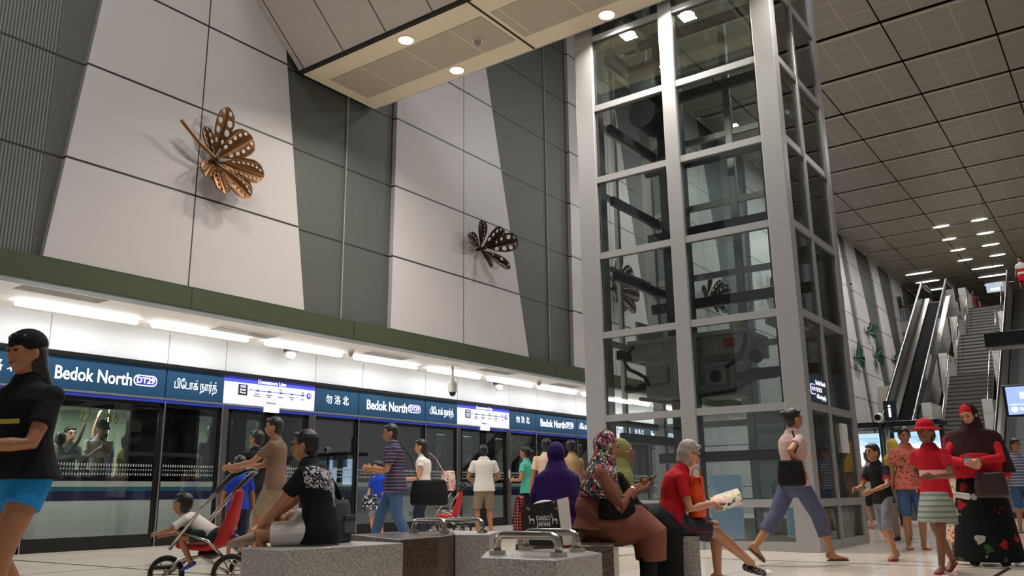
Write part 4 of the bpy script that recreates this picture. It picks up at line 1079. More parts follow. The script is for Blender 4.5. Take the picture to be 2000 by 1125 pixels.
# ------------------------------------------------------------------ people
def stripes(name, c1, c2, per, w, axis=2, c3=None):
    m = mat(name, c1, .85, spec=.2); nt = m.node_tree; b = nt.nodes['Principled BSDF']; o, tc = sep(nt)
    base = mixc(nt, line_mask(nt, o[axis], per, w), hx(c1), hx(c2))
    if c3: base = mixc(nt, line_mask(nt, o[axis], per, w * .5, per / 2), base, hx(c3))
    nt.links.new(base, b.inputs['Base Color']); return m
def floral(name, base, cols, scale=28, thr=.5):
    m = mat(name, base, .8, spec=.2); nt = m.node_tree; b = nt.nodes['Principled BSDF']; o, tc = sep(nt)
    v = nt.nodes.new('ShaderNodeTexVoronoi'); v.inputs['Scale'].default_value = scale; nt.links.new(tc.outputs['Object'], v.inputs['Vector'])
    sc = nt.nodes.new('ShaderNodeSeparateColor'); nt.links.new(v.outputs['Color'], sc.inputs[0])
    r = nt.nodes.new('ShaderNodeValToRGB'); r.color_ramp.interpolation = 'CONSTANT'
    els = r.color_ramp.elements; n = len(cols)
    els[0].position = 0; els[0].color = (*hx(cols[0]), 1); els[1].position = 1 / n; els[1].color = (*hx(cols[1 % n]), 1)
    for i in range(2, n): e = els.new(i / n); e.color = (*hx(cols[i]), 1)
    nt.links.new(sc.outputs[0], r.inputs[0])
    mk = math_n(nt, 'LESS_THAN', v.outputs['Distance'], thr)
    nt.links.new(mixc(nt, mk, hx(base), r.outputs[0]), b.inputs['Base Color']); return m
def dots(name, base, dot, scale, r=.3):
    m = mat(name, base, .7, spec=.2); nt = m.node_tree; b = nt.nodes['Principled BSDF']; o, tc = sep(nt)
    v = nt.nodes.new('ShaderNodeTexVoronoi'); v.inputs['Scale'].default_value = scale; v.inputs['Randomness'].default_value = 0; nt.links.new(tc.outputs['Object'], v.inputs['Vector'])
    nt.links.new(mixc(nt, math_n(nt, 'LESS_THAN', v.outputs['Distance'], r), hx(base), hx(dot)), b.inputs['Base Color']); return m

BLK = fab('fabric_black', '141416'); NAV = fab('fabric_navy', '1c2338'); WHT = fab('fabric_white', 'd6d0cb', .04); BRN = fab('fabric_mauve_brown', '7a4a3c', .1, 6)
RED = fab('fabric_red', 'b01420', .08); DEN = fab('denim_blue', '3c5578', .2); KHA = fab('fabric_khaki', '83745f', .1); GRYF = fab('fabric_grey', '77767e', .12)
DGR = fab('fabric_dark_grey', '3e3d42', .1); TEA = fab('fabric_teal', '4fb3a3', .1); CRM = fab('fabric_cream', 'd8bfa4', .08); PUR = fab('fabric_purple', '2f1658', .15, 6)
OLV = fab('fabric_olive', '878a50', .12, 6); ROY = fab('fabric_royal_blue', '1c3fae', .1); SKY = fab('shorts_bright_blue', '1f86c8', .1); MAR = fab('fabric_maroon', '2c1014', .12, 6)
PNK = fab('fabric_pale_pink', 'b99c98', .08); SLT = fab('fabric_slate_blue', '4c5068', .12); YEL = fab('fabric_yellow', 'd2b24a', .1); LGR = fab('fabric_light_grey', 'b5b9b2', .06)
FLH = floral('floral_headscarf', '2a2c3a', ['c8434f', '2f4a3c', 'd8b8a8', '3b3f66', 'a83a5a', 'e0d8c8', '24262c', '7c8a4c'], 55, .62)
PEA = floral('peach_print_top', 'c66f5c', ['6a3a40', 'c66f5c', 'a85048', 'c66f5c'], 24, .45)
BFL = floral('black_floral_skirt', '0b0b0d', ['0b0b0d', '0b0b0d', '0b0b0d', '9a9692', '0b0b0d', '8a1822', '0b0b0d', '2c4a22'], 9, .42)
for m__ in (BFL, FLH, PEA):
    nt = m__.node_tree; vv = [n for n in nt.nodes if n.bl_idname == 'ShaderNodeTexVoronoi'][0]; src = vv.inputs['Vector'].links[0].from_socket
    nz = nt.nodes.new('ShaderNodeTexNoise'); nz.inputs['Scale'].default_value = 18; nt.links.new(src, nz.inputs['Vector'])
    va = nt.nodes.new('ShaderNodeVectorMath'); va.operation = 'MULTIPLY_ADD'; nt.links.new(nz.outputs['Color'], va.inputs[0]); va.inputs[1].default_value = (.11, .11, .11); nt.links.new(src, va.inputs[2]); nt.links.new(va.outputs[0], vv.inputs['Vector'])
PIK = floral('pink_floral_dress', 'e0c8b0', ['c84a6a', '5a8a4a', 'd8a83a'], 30, .4)
POLO = stripes('striped_navy_polo', '20233c', '6e6f86', .045, .012, 2, '6a3040')
SNDL = mat('sandal_brown', '3a2418', .6); SNR = mat('sandal_red', 'a8283a', .6); SHB = mat('shoe_black', '151515', .5)
dot_shoe = dots('polka_shoe', '18181a', 'd8d4d0', 90, .28)

# printed black tee of the seated man: pale ornate wing print across the upper back and sleeve
TEE = mat('printed_black_tee', '101219', .85, spec=.2); nt = TEE.node_tree; b = nt.nodes['Principled BSDF']; o, tc = sep(nt)
n_ = nt.nodes.new('ShaderNodeTexNoise'); n_.inputs['Scale'].default_value = 26; n_.inputs['Detail'].default_value = 4; n_.inputs['Distortion'].default_value = 2.2
nt.links.new(tc.outputs['Object'], n_.inputs['Vector'])
pat = math_n(nt, 'GREATER_THAN', n_.outputs['Fac'], .51)
zz = math_n(nt, 'SUBTRACT', o[2], .86); cz = math_n(nt, 'MULTIPLY', math_n(nt, 'ABSOLUTE', o[1]), .25)
d = math_n(nt, 'ABSOLUTE', math_n(nt, 'SUBTRACT', zz, cz)); band = math_n(nt, 'LESS_THAN', d, .085)
tail = math_n(nt, 'MULTIPLY', math_n(nt, 'LESS_THAN', math_n(nt, 'ABSOLUTE', o[1]), .025), math_n(nt, 'LESS_THAN', math_n(nt, 'ABSOLUTE', math_n(nt, 'SUBTRACT', o[2], .74)), .06))
mk = math_n(nt, 'MULTIPLY', math_n(nt, 'MAXIMUM', band, tail), pat)
mk = math_n(nt, 'MULTIPLY', mk, math_n(nt, 'LESS_THAN', o[0], .06))
nt.links.new(mixc(nt, mk, hx('101219'), hx('b8b6bc')), b.inputs['Base Color'])

# --- seated man with stroller
r, I = figure('person', 'seated man in black tee with pale winged back print and white shorts, legs crossed', (4.52, 5.1, 0), 118, 1.66, 'm', SK2,
    dict(hip=.51, lean=(-4, 22), head=(8, 2, 0), LH=(.44, .12, .52), LE=(-.2, .8, -.2), RH=(.50, -.05, .54), RE=(-.2, -.8, -.2),
         LF=(.30, .16, .085), LK=(1, .1, .6), RF=(.50, .10, .50), RK=(.3, -1, .35), Rfd=(.75, .35, -.18), Rfu=(.1, -.55, .8), Ln=(0, -.3, -1), Rn=(0, .3, -1)),
    ('short', HAIR), dict(m=TEE, sleeve=.6, hem=-.10), ('shorts', WHT, .78), ('shoe', mat('canvas_shoe', '8f8276', .8)), vox=.0075, build=1.1)
glasses(r, I)
MAN_SH = at(r, I['SH'][-1])
# --- toddler
r, I = figure('child', 'toddler in white tee and dark shorts leaning out of the stroller', (4.36, 6.24, 0), 128, .86, 'c', SK2,
    dict(hip=.47, lean=(50, 62), head=(-10, -8, 0), LH=(.40, .10, .48), RH=(.40, -.12, .46), LE=(-.3, 1, -.3), LF=(.12, .08, .26), LK=(1, .4, .5), RF=(-.2, -.06, .44), RK=(1, -.3, 0), Lfd=(.8, .1, -.35), Rfd=(-.2, -.3, -.9)),
    ('short', HAIR), dict(m=WHT, sleeve=.7, hem=-.02), ('shorts', fab('shorts_camo', '2f4038', .5, 30), .7), ('shoe', mat('blue_croc', '2c3c9a', .5)), vox=.0075, headk=1.45, build=1.15)
# --- standing figures near the stroller
figure('child', 'boy in royal blue tee standing behind the stroller, back turned', (6.79, 9.2, 0), 60, 1.25, 'c', SK2,
    dict(head=(30, 0, 0)), ('short', HAIR), dict(m=ROY, sleeve=.7), ('shorts', NAV, 1.3), ('shoe', SHB), vox=.012, headk=1.1)
r, I = figure('person', 'man in black tee with blue neck pouch strap standing behind the boy in blue', (7.46, 9.75, 0), 70, 1.65, 'm', SK2,
    dict(head=(40, 0, 0), LH=(.3, .1, 1.12), LE=(-.5, .8, -.5)), ('short', HAIR), dict(m=BLK, sleeve=.6), ('pants', DGR), ('shoe', SHB), vox=.013)
MB().loft([I['N'] + V((.09, .12, -.12)), I['N'] + V((-.0, .1, .0)), I['N'] + V((-.08, 0, .03)), I['N'] + V((0, -.1, .0)), I['N'] + V((.09, -.12, -.12))], .03, .012, n=8).build('neck_strap', fab('strap_blue', '3c5a9a'), r, world=False, smooth=True)
figure('person', 'dark-haired man in khaki shorts walking past behind the seated man, reaching left', (6.89, 8.62, 0), 126, 1.72, 'm', SK2,
    dict(head=(10, 0, 0), LH=(.48, .2, 1.12), RH=(.46, -.1, 1.1), LF=(.2, .1, .1), RF=(-.28, -.1, .14), Rfd=(.9, 0, -.3)), ('short', HAIR), dict(m=fab('tan_tee', '6c5446'), sleeve=.6), ('shorts', KHA, .95), ('shoe', SHB), vox=.013)
# --- walker at the left edge
r, I = figure('person', 'woman in black tee and bright blue shorts walking at the left edge', (2.17, 4.80, 0), -156, 1.64, 'f', SK2,
    dict(head=(-12, 6, 0), LH=(.30, -.02, 1.02), LE=(-.3, .7, -.7), RH=(.30, -.20, 1.06), RE=(-.4, -.7, -.6), LF=(.24, .08, .09), RF=(-.26, -.08, .14), Rfd=(.8, 0, -.4)),
    ('long', HAIR), dict(m=BLK, sleeve=.62, hem=-.03, loose=.02), ('shorts', SKY, .42), ('sandal', SNDL), vox=.0085, build=1.1)
mb = MB(); mb.ell(I['H'](-.012, 0, .055), .106 * I['hk'], .094 * I['hk'], .085 * I['hk'], I['HR']); blob(mb, 'black_cap', BLK, r, .009, 2)
MB().obox(V((.155, 0, 1.15)), (.004, 0, 0), (0, .09, 0), (0, 0, .012)).build('tee_print', mat('print_yellow', 'b8a83a', .7), r, world=False)
# --- middle group in front of the doors
figure('child', 'child in royal blue printed tee and grey shorts beside the man in striped polo', (10.69, 10.63, 0), -170, 1.32, 'c', SK1,
    dict(head=(-40, 0, 0), RH=(.16, -.16, .62), LH=(.15, .2, .7)), ('short', HAIR), dict(m=floral('blue_print_tee', '1c3fae', ['1c3fae', 'c8c8c8', '1c3fae', 'b87a5a', '1c3fae'], 11, .3), sleeve=.7), ('shorts', GRYF, .9), ('sandal', SNDL), vox=.012, headk=1.1)
soft_bag('handbag', 'black and white patterned bag held by the child in blue', 'bag', (10.38, 10.5, .52), .3, .16, .26, floral('bag_check', '24262e', ['c8c8c8', '24262e', '6a6c80'], 30, .5), -50)
r, I = figure('person', 'man in navy striped polo and jeans striding left with a black bag', (8.64, 8.29, 0), 132, 1.72, 'm', SK2,
    dict(lean=(2, 6), head=(5, 4, 0), LH=(.33, .16, 1.12), LE=(-.6, .6, -.7), RH=(.34, -.1, 1.1), LF=(-.24, .1, .12), RF=(.3, -.1, .09), Lfd=(.9, .0, -.3)),
    ('short', HAIR), dict(m=POLO, sleeve=.7, hem=-.12), ('pants', DEN), ('shoe', SHB), vox=.0095, build=1.15)
def hbag(c, w, d, h, m, label, yaw=0, strap=None, name='handbag', cat='bag', group=None):
    t = soft_bag(name, label, cat, c, w, d, h, m, yaw, group=group)
    if strap:
        inv = wmat(t).inverted(); MB().loft([inv @ V(q) for q in strap], .016, .006, n=8).build('strap', m, t, world=False, smooth=True)
    return t
hbag((8.95, 7.95, .62), .52, .2, .34, BLK, 'large soft black bag hanging at the side of the man in striped polo', 128, [(8.78, 8.0, .95), (8.72, 8.08, 1.25), (8.6, 8.2, 1.46)])
r, I = figure('person', 'woman with long black hair in white top and dark jeans by the doors', (9.98, 8.97, 0), 120, 1.6, 'f', SK1,
    dict(head=(6, 4, 0), LH=(.27, .12, 1.0), LE=(-.6, .5, -.6), RH=(.28, -.06, 1.0)), ('long', HAIR), dict(m=WHT, sleeve=.3, hem=-.07), ('pants', NAV), ('shoe', SHB), vox=.0105)
hbag((10.25, 8.72, .82), .24, .14, .3, floral('pink_bag', 'c8a8a0', ['b87878', 'd8c8c0', '8a5a5a'], 22, .5), 'pale pink bag hanging behind the long-haired woman', 120, [(10.2, 8.75, 1.08), (10.12, 8.85, 1.3), (10.0, 8.9, 1.4)])
figure('person', 'man in white tee and khaki shorts standing with his back turned', (13.3, 10.4, 0), 50, 1.7, 'm', SK2,
    dict(head=(-20, 4, 0), LH=(.22, .14, .98), RH=(.22, -.14, .98), LE=(-.5, .9, -.4), RE=(-.5, -.9, -.4), LF=(0, .13, .085), RF=(0, -.13, .085)), ('short', HAIR), dict(m=WHT, sleeve=.6, hem=-.1), ('shorts', KHA, .95), ('sandal', SNR), vox=.0105, build=1.12)
figure('person', 'woman in teal top and black trousers with a long ponytail by the doors', (12.6, 8.87, 0), 95, 1.58, 'f', SK2,
    dict(head=(10, 0, 0), LH=(.2, .16, 1.0)), ('pony', HAIR), dict(m=TEA, sleeve=.5), ('pants', BLK), ('sandal', SNDL), vox=.012)
figure('person', 'dark-haired person in cream top with back turned behind the purple headscarf', (12.3, 8.25, 0), 45, 1.68, 'm', SK2,
    dict(), ('bob', HAIR), dict(m=CRM, sleeve=.6), ('pants', DGR), ('shoe', SHB), vox=.013)
figure('person', 'woman with pinned-up hair in beige top standing farther behind the purple headscarf', (12.4, 7.8, 0), 60, 1.64, 'f', SK1,
    dict(head=(-30, 0, 0)), ('bun', HAIR), dict(m=fab('beige_top', 'b89a70'), sleeve=.2), ('pants', BLK), ('shoe', SHB), vox=.013)
# --- seated women
def lap_robe(hz, fx, zk, w, hem, s=1., depth=.13):
    return [(V((-.02, 0, hz + .16 * s)), .155 * w, .125), (V((-.02, 0, hz + .01)), .19 * w, depth + .025), (V((fx * .45, 0, hz + .01)), .2 * w, .155), (V((fx * .82, 0, zk + .02)), .20 * w, .15),
            (V((fx * 1.04, 0, zk - .05)), .19 * w, .135), (V((fx * 1.04, 0, hem)), .175 * w, .115)]
r, I = figure('person', 'seated woman in floral headscarf and long brown dress looking at her phone', (5.80, 3.47, 0), -58, 1.58, 'f', SK2,
    dict(hip=.50, lean=(2, 14), head=(2, 12, 0), LH=(.36, .09, .80), LE=(-.3, .5, -.9), RH=(.31, -.05, .77), RE=(-.3, -.7, -.8), LF=(.40, .1, .085), RF=(.38, -.1, .085), Ld=(.8, -.3, .3), Rd=(.9, .1, .25), Ln=(0, -1, .1), Rn=(-.1, .2, 1)),
    ('hijab', FLH, .2), dict(m=BRN, sleeve=1.92, hem=-.02, loose=.02), ('lower', BLK), ('shoe', SHB), robe=dict(path=lap_robe(.50, .40, .50, 1.15, .26), m=BRN, name='dress'), vox=.0075, build=1.22)
MB().loft([I['arm'][-1][2] + V((-.02, 0, 0)), I['arm'][-1][2] + V((.0, 0, 0.004))], .034, n=12, round_=(False, False)).build('wristwatch', STEEL, r, world=False)
phone('black smartphone held up by the woman in floral headscarf', at(r, (.44, .03, .84)), at(r, (0, 1, 0)) - at(r, (0, 0, 0)), at(r, (.75, 0, .65)) - at(r, (0, 0, 0)))
t = hbag(tuple(at(r, (.17, -.17, .56))), .28, .12, .17, BLK, 'black sling bag on the lap of the woman in brown', -50, [tuple(at(r, q)) for q in ((.08, -.215, .67), (-.03, -.235, .735), (-.11, -.21, .80))], name='sling_bag')
r, I = figure('person', 'seated woman in olive headscarf, glasses and black robe holding a phone on her lap', (6.48, 3.66, 0), -60, 1.52, 'f', SK2,
    dict(hip=.50, lean=(0, 8), head=(0, 6, 0), LH=(.26, .1, .6), RH=(.34, -.08, .53), RE=(-.3, -.6, -.6), LF=(.36, .1, .085), RF=(.36, -.1, .085), Rn=(0, .1, 1), Ln=(0, .1, -1)),
    ('hijab', OLV, .26), dict(m=BLK, sleeve=1.92, hem=-.02), None, ('shoe', SHB), robe=dict(path=lap_robe(.50, .40, .50, 1.1, .06), m=BLK, name='dress'), vox=.0085, build=1.12)
glasses(r, I, STEEL)
phone('dark smartphone resting in the hand of the woman in olive headscarf', at(r, (.43, -.08, .575)), at(r, (0, 1, 0)) - at(r, (0, 0, 0)), at(r, (1, 0, .05)) - at(r, (0, 0, 0)))
r, I = figure('person', 'grey-haired seated woman in red polo and grey shorts reading, legs crossed', (6.80, 3.33, 0), -60, 1.55, 'f', SK1,
    dict(hip=.50, lean=(4, 22), head=(0, 22, 0), lead=.02, LH=(.38, .11, .66), LE=(-.4, .6, -.8), RH=(.36, -.10, .66), RE=(-.5, -.5, -.8), LF=(.38, .06, .09), LK=(1, .1, .4), RF=(.66, .04, .17), RK=(.6, .1, 1), Rfd=(.9, 0, -.22), Ln=(0, -.4, -1), Rn=(0, .6, -.8)),
    ('bob', HAIRG), dict(m=RED, sleeve=.62, hem=-.06, loose=.015), ('shorts', DGR, .88), ('shoe', dot_shoe), vox=.0072, build=1.08)
glasses(r, I)
for q in (-1, 1):
    Hp, Kn, An, fd, up = I['leg'][q]
    MB().ell(An + fd * .155 * I['s'] - up * .055 * I['s'], .045, .05, .028, n=14).build('white_toe_cap', WHT, r, world=False, smooth=True)
Hp, Kn, An, fd, up = I['leg'][-1]
MB().tube([Hp + V((.06, -.1, .0)), Hp.lerp(Kn, .5) + V((0, -.098, -.01)), Hp.lerp(Kn, .86) + V((0, -.095, 0))], .004, 6).build('red_piping', RED, r, world=False, smooth=True)
mg = thing('magazine', 'open leaflet with green and red print held by the woman in red', 'magazine', at(r, (.47, 0, .66)), -60 * D2R)
MAGM = floral('magazine_print', 'd8c8b8', ['d8c8b8', 'b83a3a', 'd8c8b8', '3a3a40', 'c8b0a0', '7ab04a'], 26, .4)
for q in (1, -1):
    mb = MB(); vs = []; n = 8
    for i in range(n + 1):
        u = i / n; e_ = (.02 - .10 * u * u) if q < 0 else (.02 + .03 * u); vs += [(-.11, q * .11 * u, e_), (.13, q * .11 * u, e_ + .07)]
    vs2 = [(a, b_, c - .003) for a, b_, c in vs]; N2 = len(vs)
    fs = [(2 * i, 2 * i + 1, 2 * i + 3, 2 * i + 2) for i in range(n)] + [(N2 + 2 * i + 2, N2 + 2 * i + 3, N2 + 2 * i + 1, N2 + 2 * i) for i in range(n)]
    mb.add(vs + vs2, fs).build('page', MAGM, mg, world=False)
ORG = mat('orange_vinyl', 'd2450e', .45, var=.08, scale=8, spec=.4)
ob = hbag(tuple(at(r, (.235, -.03, .545))), .15, .22, .34, ORG, 'bright orange tote bag upright on the lap of the woman in red', -60, [tuple(at(r, q)) for q in ((.20, -.10, .84), (.205, -.11, .93), (.235, -.12, .96), (.27, -.11, .92), (.27, -.10, .82))], name='tote_bag')
figure('person', 'woman in deep purple headscarf seated with her back turned', (6.63, 4.34, 0), 40, 1.55, 'f', SK2,
    dict(hip=.50, lean=(0, 8), LF=(.38, .1, .085), RF=(.38, -.1, .085), LH=(.25, .12, .6), RH=(.25, -.12, .6)), ('hijab', PUR, .34), dict(m=PUR, sleeve=1.9, hem=-.04, loose=.02), None, ('shoe', SHB),
    robe=dict(path=lap_robe(.50, .40, .50, 1.1, .1), m=PUR, name='dress'), vox=.009, build=1.12)
# --- blurred walker in front of the lift: modelled still, in mid-stride
figure('person', 'walker in pale pink top and slate blue trousers striding past the lift shaft', (9.25, 3.05, 0), -45, 1.62, 'f', SK2,
    dict(lean=(0, 4), head=(0, 0, 0), LH=(.22, .22, 1.16), LE=(.2, 1, .1), RH=(-.05, -.28, .95), LF=(-.45, .08, .2), RF=(.32, -.08, .085), Lfd=(.7, 0, -.6), LK=(1, 0, -.2)), ('bun', HAIR), dict(m=PNK, sleeve=.5, hem=-.08), ('shorts', SLT, 1.55), ('sandal', SNDL), vox=.010, build=1.15)
hbag((8.88, 2.95, .80), .30, .16, .26, BLK, 'small black shoulder bag at the hip of the pink-topped walker', -45, [(8.9, 2.96, 1.03), (9.0, 2.9, 1.2), (9.18, 3.0, 1.37)])
# --- right-hand group
figure('child', 'child in grey vest with neon panel and dark shorts facing the kiosk', (18.6, 4.56, 0), 40, 1.5, 'c', SK1,
    dict(LH=(.25, .14, .95)), ('short', HAIR), dict(m=stripes('grey_neon_vest', 'a9aca8', 'b8e02a', 4.0, .17, 2), sleeve=0), ('shorts', fab('dark_green_shorts', '1c2620'), .95), ('sandal', SNR), vox=.012, headk=1.1)
figure('child', 'small dark-haired child beside the child in neon vest', (19.3, 4.55, 0), 60, 1.35, 'c', SK2, dict(), ('short', HAIR), dict(m=DGR, sleeve=.6), ('shorts', DGR, .9), ('shoe', SHB), vox=.014, headk=1.1)
figure('child', 'boy in black tee with red trim and long grey shorts walking left', (10.3, 2.42, 0), 150, 1.24, 'c', SK2,
    dict(lean=(4, 12), head=(0, 0, 0), LH=(.30, .14, .74), LE=(-.5, .8, -.5), RH=(.30, -.1, .76), LF=(.02, .1, .07), RF=(-.18, -.08, .09), Rfd=(.9, 0, -.25)), ('short', HAIR), dict(m=BLK, sleeve=.62, trim=RED), ('shorts', GRYF, 1.1), ('sandal', SNR), vox=.0095, headk=1.12)
figure('person', 'woman in peach printed top and denim shorts with hair tied back', (12.3, 2.55, 0), -155, 1.56, 'f', SK2,
    dict(head=(0, 12, 0), LH=(.2, .16, .9)), ('bun', HAIR), dict(m=PEA, sleeve=.5, hem=-.1, loose=.01), ('shorts', DEN, 1.05), ('sandal', SNR), vox=.011, build=1.1)
figure('person', 'woman in yellow headscarf behind the woman in peach top', (14.4, 3.15, 0), 30, 1.52, 'f', SK2,
    dict(), ('hijab', YEL, .2), dict(m=fab('beige_robe', '8f7c68'), sleeve=1.9), ('pants', fab('tan_trousers', '8a7864')), ('shoe', SHB), vox=.014)
figure('child', 'girl in red sun hat, red top and grey-green skirt walking past', (8.9, 1.62, 0), 160, 1.36, 'c', SK3,
    dict(lean=(0, 6), LH=(.28, .16, .86), RH=(-.2, -.22, .78), LF=(.2, .08, .07), RF=(-.26, -.08, .12), Rfd=(.8, 0, -.4)), ('hat', RED), dict(m=stripes('red_striped_top', 'b01828', 'd8a8a8', .9, .05, 2), sleeve=.6, hem=-.08), ('skirt', stripes('grey_green_skirt', '8f938a', '6a7068', .05, .02, 2), .86), ('sandal', SNR), vox=.0095, headk=1.1)
pp = thing('rolled_paper', 'long white rolled paper in the hand of the girl in red hat', 'paper', (9.145, 1.612, 0.719))
MB().loft([(9.052, 1.817, 0.741), (9.145, 1.612, 0.719), (9.247, 1.401, 0.678)], [.014, .022, .03], n=12, round_=(False, False)).build('sheet', WHT, pp, smooth=True)
MB().loft([(9.052, 1.817, 0.741), (9.088, 1.753, 0.735)], .019, n=12, round_=(False, False)).build('band', RED, pp)
figure('child', 'girl in red headscarf and pink floral dress half hidden behind the maroon shawl', (12.0, 1.98, 0), -150, 1.4, 'f', SK2,
    dict(), ('hijab', RED, .22), dict(m=PIK, sleeve=1.9), None, ('sandal', SNR), robe=dict(path=[(V((0, 0, .95)), .15, .12), (V((0, 0, .7)), .18, .14), (V((0, 0, .35)), .2, .16), (V((0, 0, .12)), .22, .18)], m=PIK), vox=.012)
r, I = figure('person', 'smiling woman in maroon shawl with red trim and black floral skirt', (10.1, 1.42, 0), -172, 1.62, 'f', SK1,
    dict(head=(-22, 22, 6), LH=(.30, .02, 1.02), LE=(-.2, .9, -.4), RH=(.30, -.08, 1.0), RE=(-.2, -.9, -.4), LF=(.03, .12, .085), RF=(.03, -.12, .085), Ln=(0, 0, 1), Ld=(.5, -.8, 0), drape=1.26, cape=.45),
    ('hijab', MAR, .40, RED), dict(m=RED, sleeve=1.9, hem=-.02), None, ('shoe', SHB),
    robe=dict(path=[(V((0, 0, 1.05)), .17, .14), (V((0, 0, .9)), .2, .16), (V((.01, 0, .6)), .25, .19), (V((.02, 0, .3)), .29, .22), (V((.02, 0, .04)), .33, .25)], m=BFL, name='skirt'), vox=.0085, build=1.15)
mb = MB().loft([(.02, 0, .86), (.02, 0, .93), (.02, 0, 1.0)], [.295, .30, .295], [.225, .225, .215], side=(0, 1, 0), n=30, round_=(False, True)); blob(mb, 'red_shawl_border', RED, r, .009, 3)
MB().loft([I['arm'][1][2] + V((-.01, 0, 0)), I['arm'][1][2] + V((.01, -.01, 0))], .036, n=12, round_=(False, False)).build('bracelet', STEEL, r, world=False)
phone('dark smartphone in the hands of the woman in maroon shawl', at(r, (.42, -.08, 1.04)), at(r, (0, 1, 0)) - at(r, (0, 0, 0)), at(r, (1, 0, .2)) - at(r, (0, 0, 0)))
hbag(tuple(at(r, (.30, .10, .66))), .30, .12, .25, mat('dark_leather', '2c1c1a', .4, var=.1), 'dark brown leather handbag hanging in front of the woman in maroon', -172 + 90, [tuple(at(r, q)) for q in ((.28, .0, .9), (.30, .03, 1.02), (.28, .2, .9))])
figure('person', 'person in blue striped top and denim shorts at the right edge', (17.6, 1.85, 0), -150, 1.6, 'f', SK2, dict(head=(20, 0, 0)), ('short', HAIR), dict(m=stripes('blue_striped_top', '5a6478', 'a8b0c0', .05, .02), sleeve=.5), ('shorts', DEN, 1.1), ('sandal', SNDL), vox=.013)
soft_bag('handbag', 'magenta bag at the right edge beside the striped top', 'bag', (17.2, 1.66, .75), .26, .12, .22, fab('magenta_cloth', '8a1f6a'), 0)
figure('person', 'person in dark red top standing at the top of the stairs, back turned', (46.5, 5.66, 8.6), 20, 1.62, 'm', SK2, dict(), ('short', HAIR), dict(m=fab('dark_red_top', '3c1416'), sleeve=.6), ('pants', BLK), ('shoe', SHB), vox=.02)
figure('person', 'woman in white and red top on the right-hand escalator', (40.6, 3.03, 8.64), 160, 1.6, 'f', SK2, dict(), ('bun', HAIR), dict(m=stripes('white_red_top', 'd8d0c8', 'b02028', .5, .14), sleeve=.5), ('skirt', RED, .9), ('shoe', SHB), vox=.02)

# --- passengers in the train (the car floor is a step above the platform)
def rider(x, y, yaw, zt, label, top, hair=('short', HAIR), pose=None, sex='m', skin=SK1, h=1.72):
    z0 = max(.0, zt - h)
    return figure('passenger', label, (x, y, z0), yaw, h, sex, skin, pose or {}, hair, dict(m=top, sleeve=.55), ('pants', BLK), None, vox=.015, cat='person', headk=1.12)
rider(7.93, 14.78, -100, 2.07, 'train passenger in white shirt and black cap reading a phone', WHT, ('cap', BLK), dict(head=(10, 22, 0), LH=(.3, .0, 1.28), RH=(.28, -.08, 1.26)))
rider(7.22, 14.7, 60, 1.84, 'train passenger in pale tee with hair in a bun, arm raised to a strap', LGR, ('bun', HAIR), dict(RH=(.06, -.36, 1.78), RE=(.2, -1, -.3)), 'f', h=1.6)
rider(8.32, 14.62, -30, 1.86, 'train passenger in yellow top at the right of the wide window', YEL, ('bob', HAIR), dict(LH=(.1, .1, 1.2)), 'f', h=1.6)
rider(8.2, 15.15, 100, 2.02, 'train passenger in blue top holding a strap behind the yellow top', ROY, ('short', HAIR), dict(LH=(.05, .1, 1.9), LE=(.2, 1, -.2)))
rider(6.75, 14.9, 100, 1.98, 'train passenger in grey top left of the passenger with bun', GRYF)
rider(7.75, 15.5, -90, 2.0, 'train passenger in dark top seen behind the raised arm', DGR)
rider(6.3, 14.6, -60, 1.9, 'train passenger in black top at the left end of the wide window', BLK, ('long', HAIR), {}, 'f')
rider(7.5, 14.45, 10, 1.46, 'short dark-haired train passenger low in the wide window', NAV, h=1.25)
rider(10.05, 14.6, -90, 2.1, 'train passenger in dark blue top in the narrow window', NAV)
rider(11.1, 14.6, -100, 2.05, 'train passenger in grey tee in the window behind the boy in blue', GRYF)
rider(17.0, 14.6, -80, 2.02, 'train passenger in dark red tee in the narrow window', fab('dark_red_tee', '6a1820'))
rider(17.9, 14.7, -90, 1.9, 'train passenger in yellow tee left of the man in white tee', YEL, h=1.6)
rider(20.2, 14.7, -90, 2.3, 'train passenger in tan shirt, hand to face, by the teal top', fab('tan_shirt', '9a7a58'), ('short', HAIR), dict(LH=(.2, .02, 1.55)))
rider(21.4, 14.9, -70, 2.3, 'train passenger in white tee near the lift-shaft end', WHT)
# ------------------------------------------------------------------ bags and strollers
GB = fab('bag_charcoal', '45444a', .1)
t = thing('messenger_bag', 'charcoal messenger bag with broad strap standing on the light bench', 'bag', (4.80, 5.22, .4), 100 * D2R)
MB().loft([(0, 0, 0), (0, 0, .02), (0, 0, .17), (0, 0, .30), (0, 0, .33)], [.15, .165, .16, .13, .11], [.06, .07, .07, .05, .035], side=(0, 1, 0), n=20, round_=(False, False)).build('bag_body', GB, t, world=False, smooth=False, bevel=.008)
MB().box((-.085, -.12, .07), (-.06, .02, .20)).build('front_pocket', fab('bag_pocket_grey', '5f5d63', .1), t, world=False, bevel=.01)
MB().box((-.092, -.12, .17), (-.06, .02, .21)).build('pocket_flap', GB, t, world=False, bevel=.008)
st0 = V(MAN_SH) + V((0, 0, .055)); MB().loft([V((4.82, 5.20, .66)), V((4.76, 5.2, .80)), V((4.66, 5.2, .95)).lerp(st0, .3), st0, st0 + V((-.09, .02, -.02))], .022, .007, side=(.5, -.8, 0), n=8).build('strap', BLK, t, smooth=True)
PB = mat('shopping_bag_black', '121114', .45); nt = PB.node_tree; b = nt.nodes['Principled BSDF']; o, tc = sep(nt)
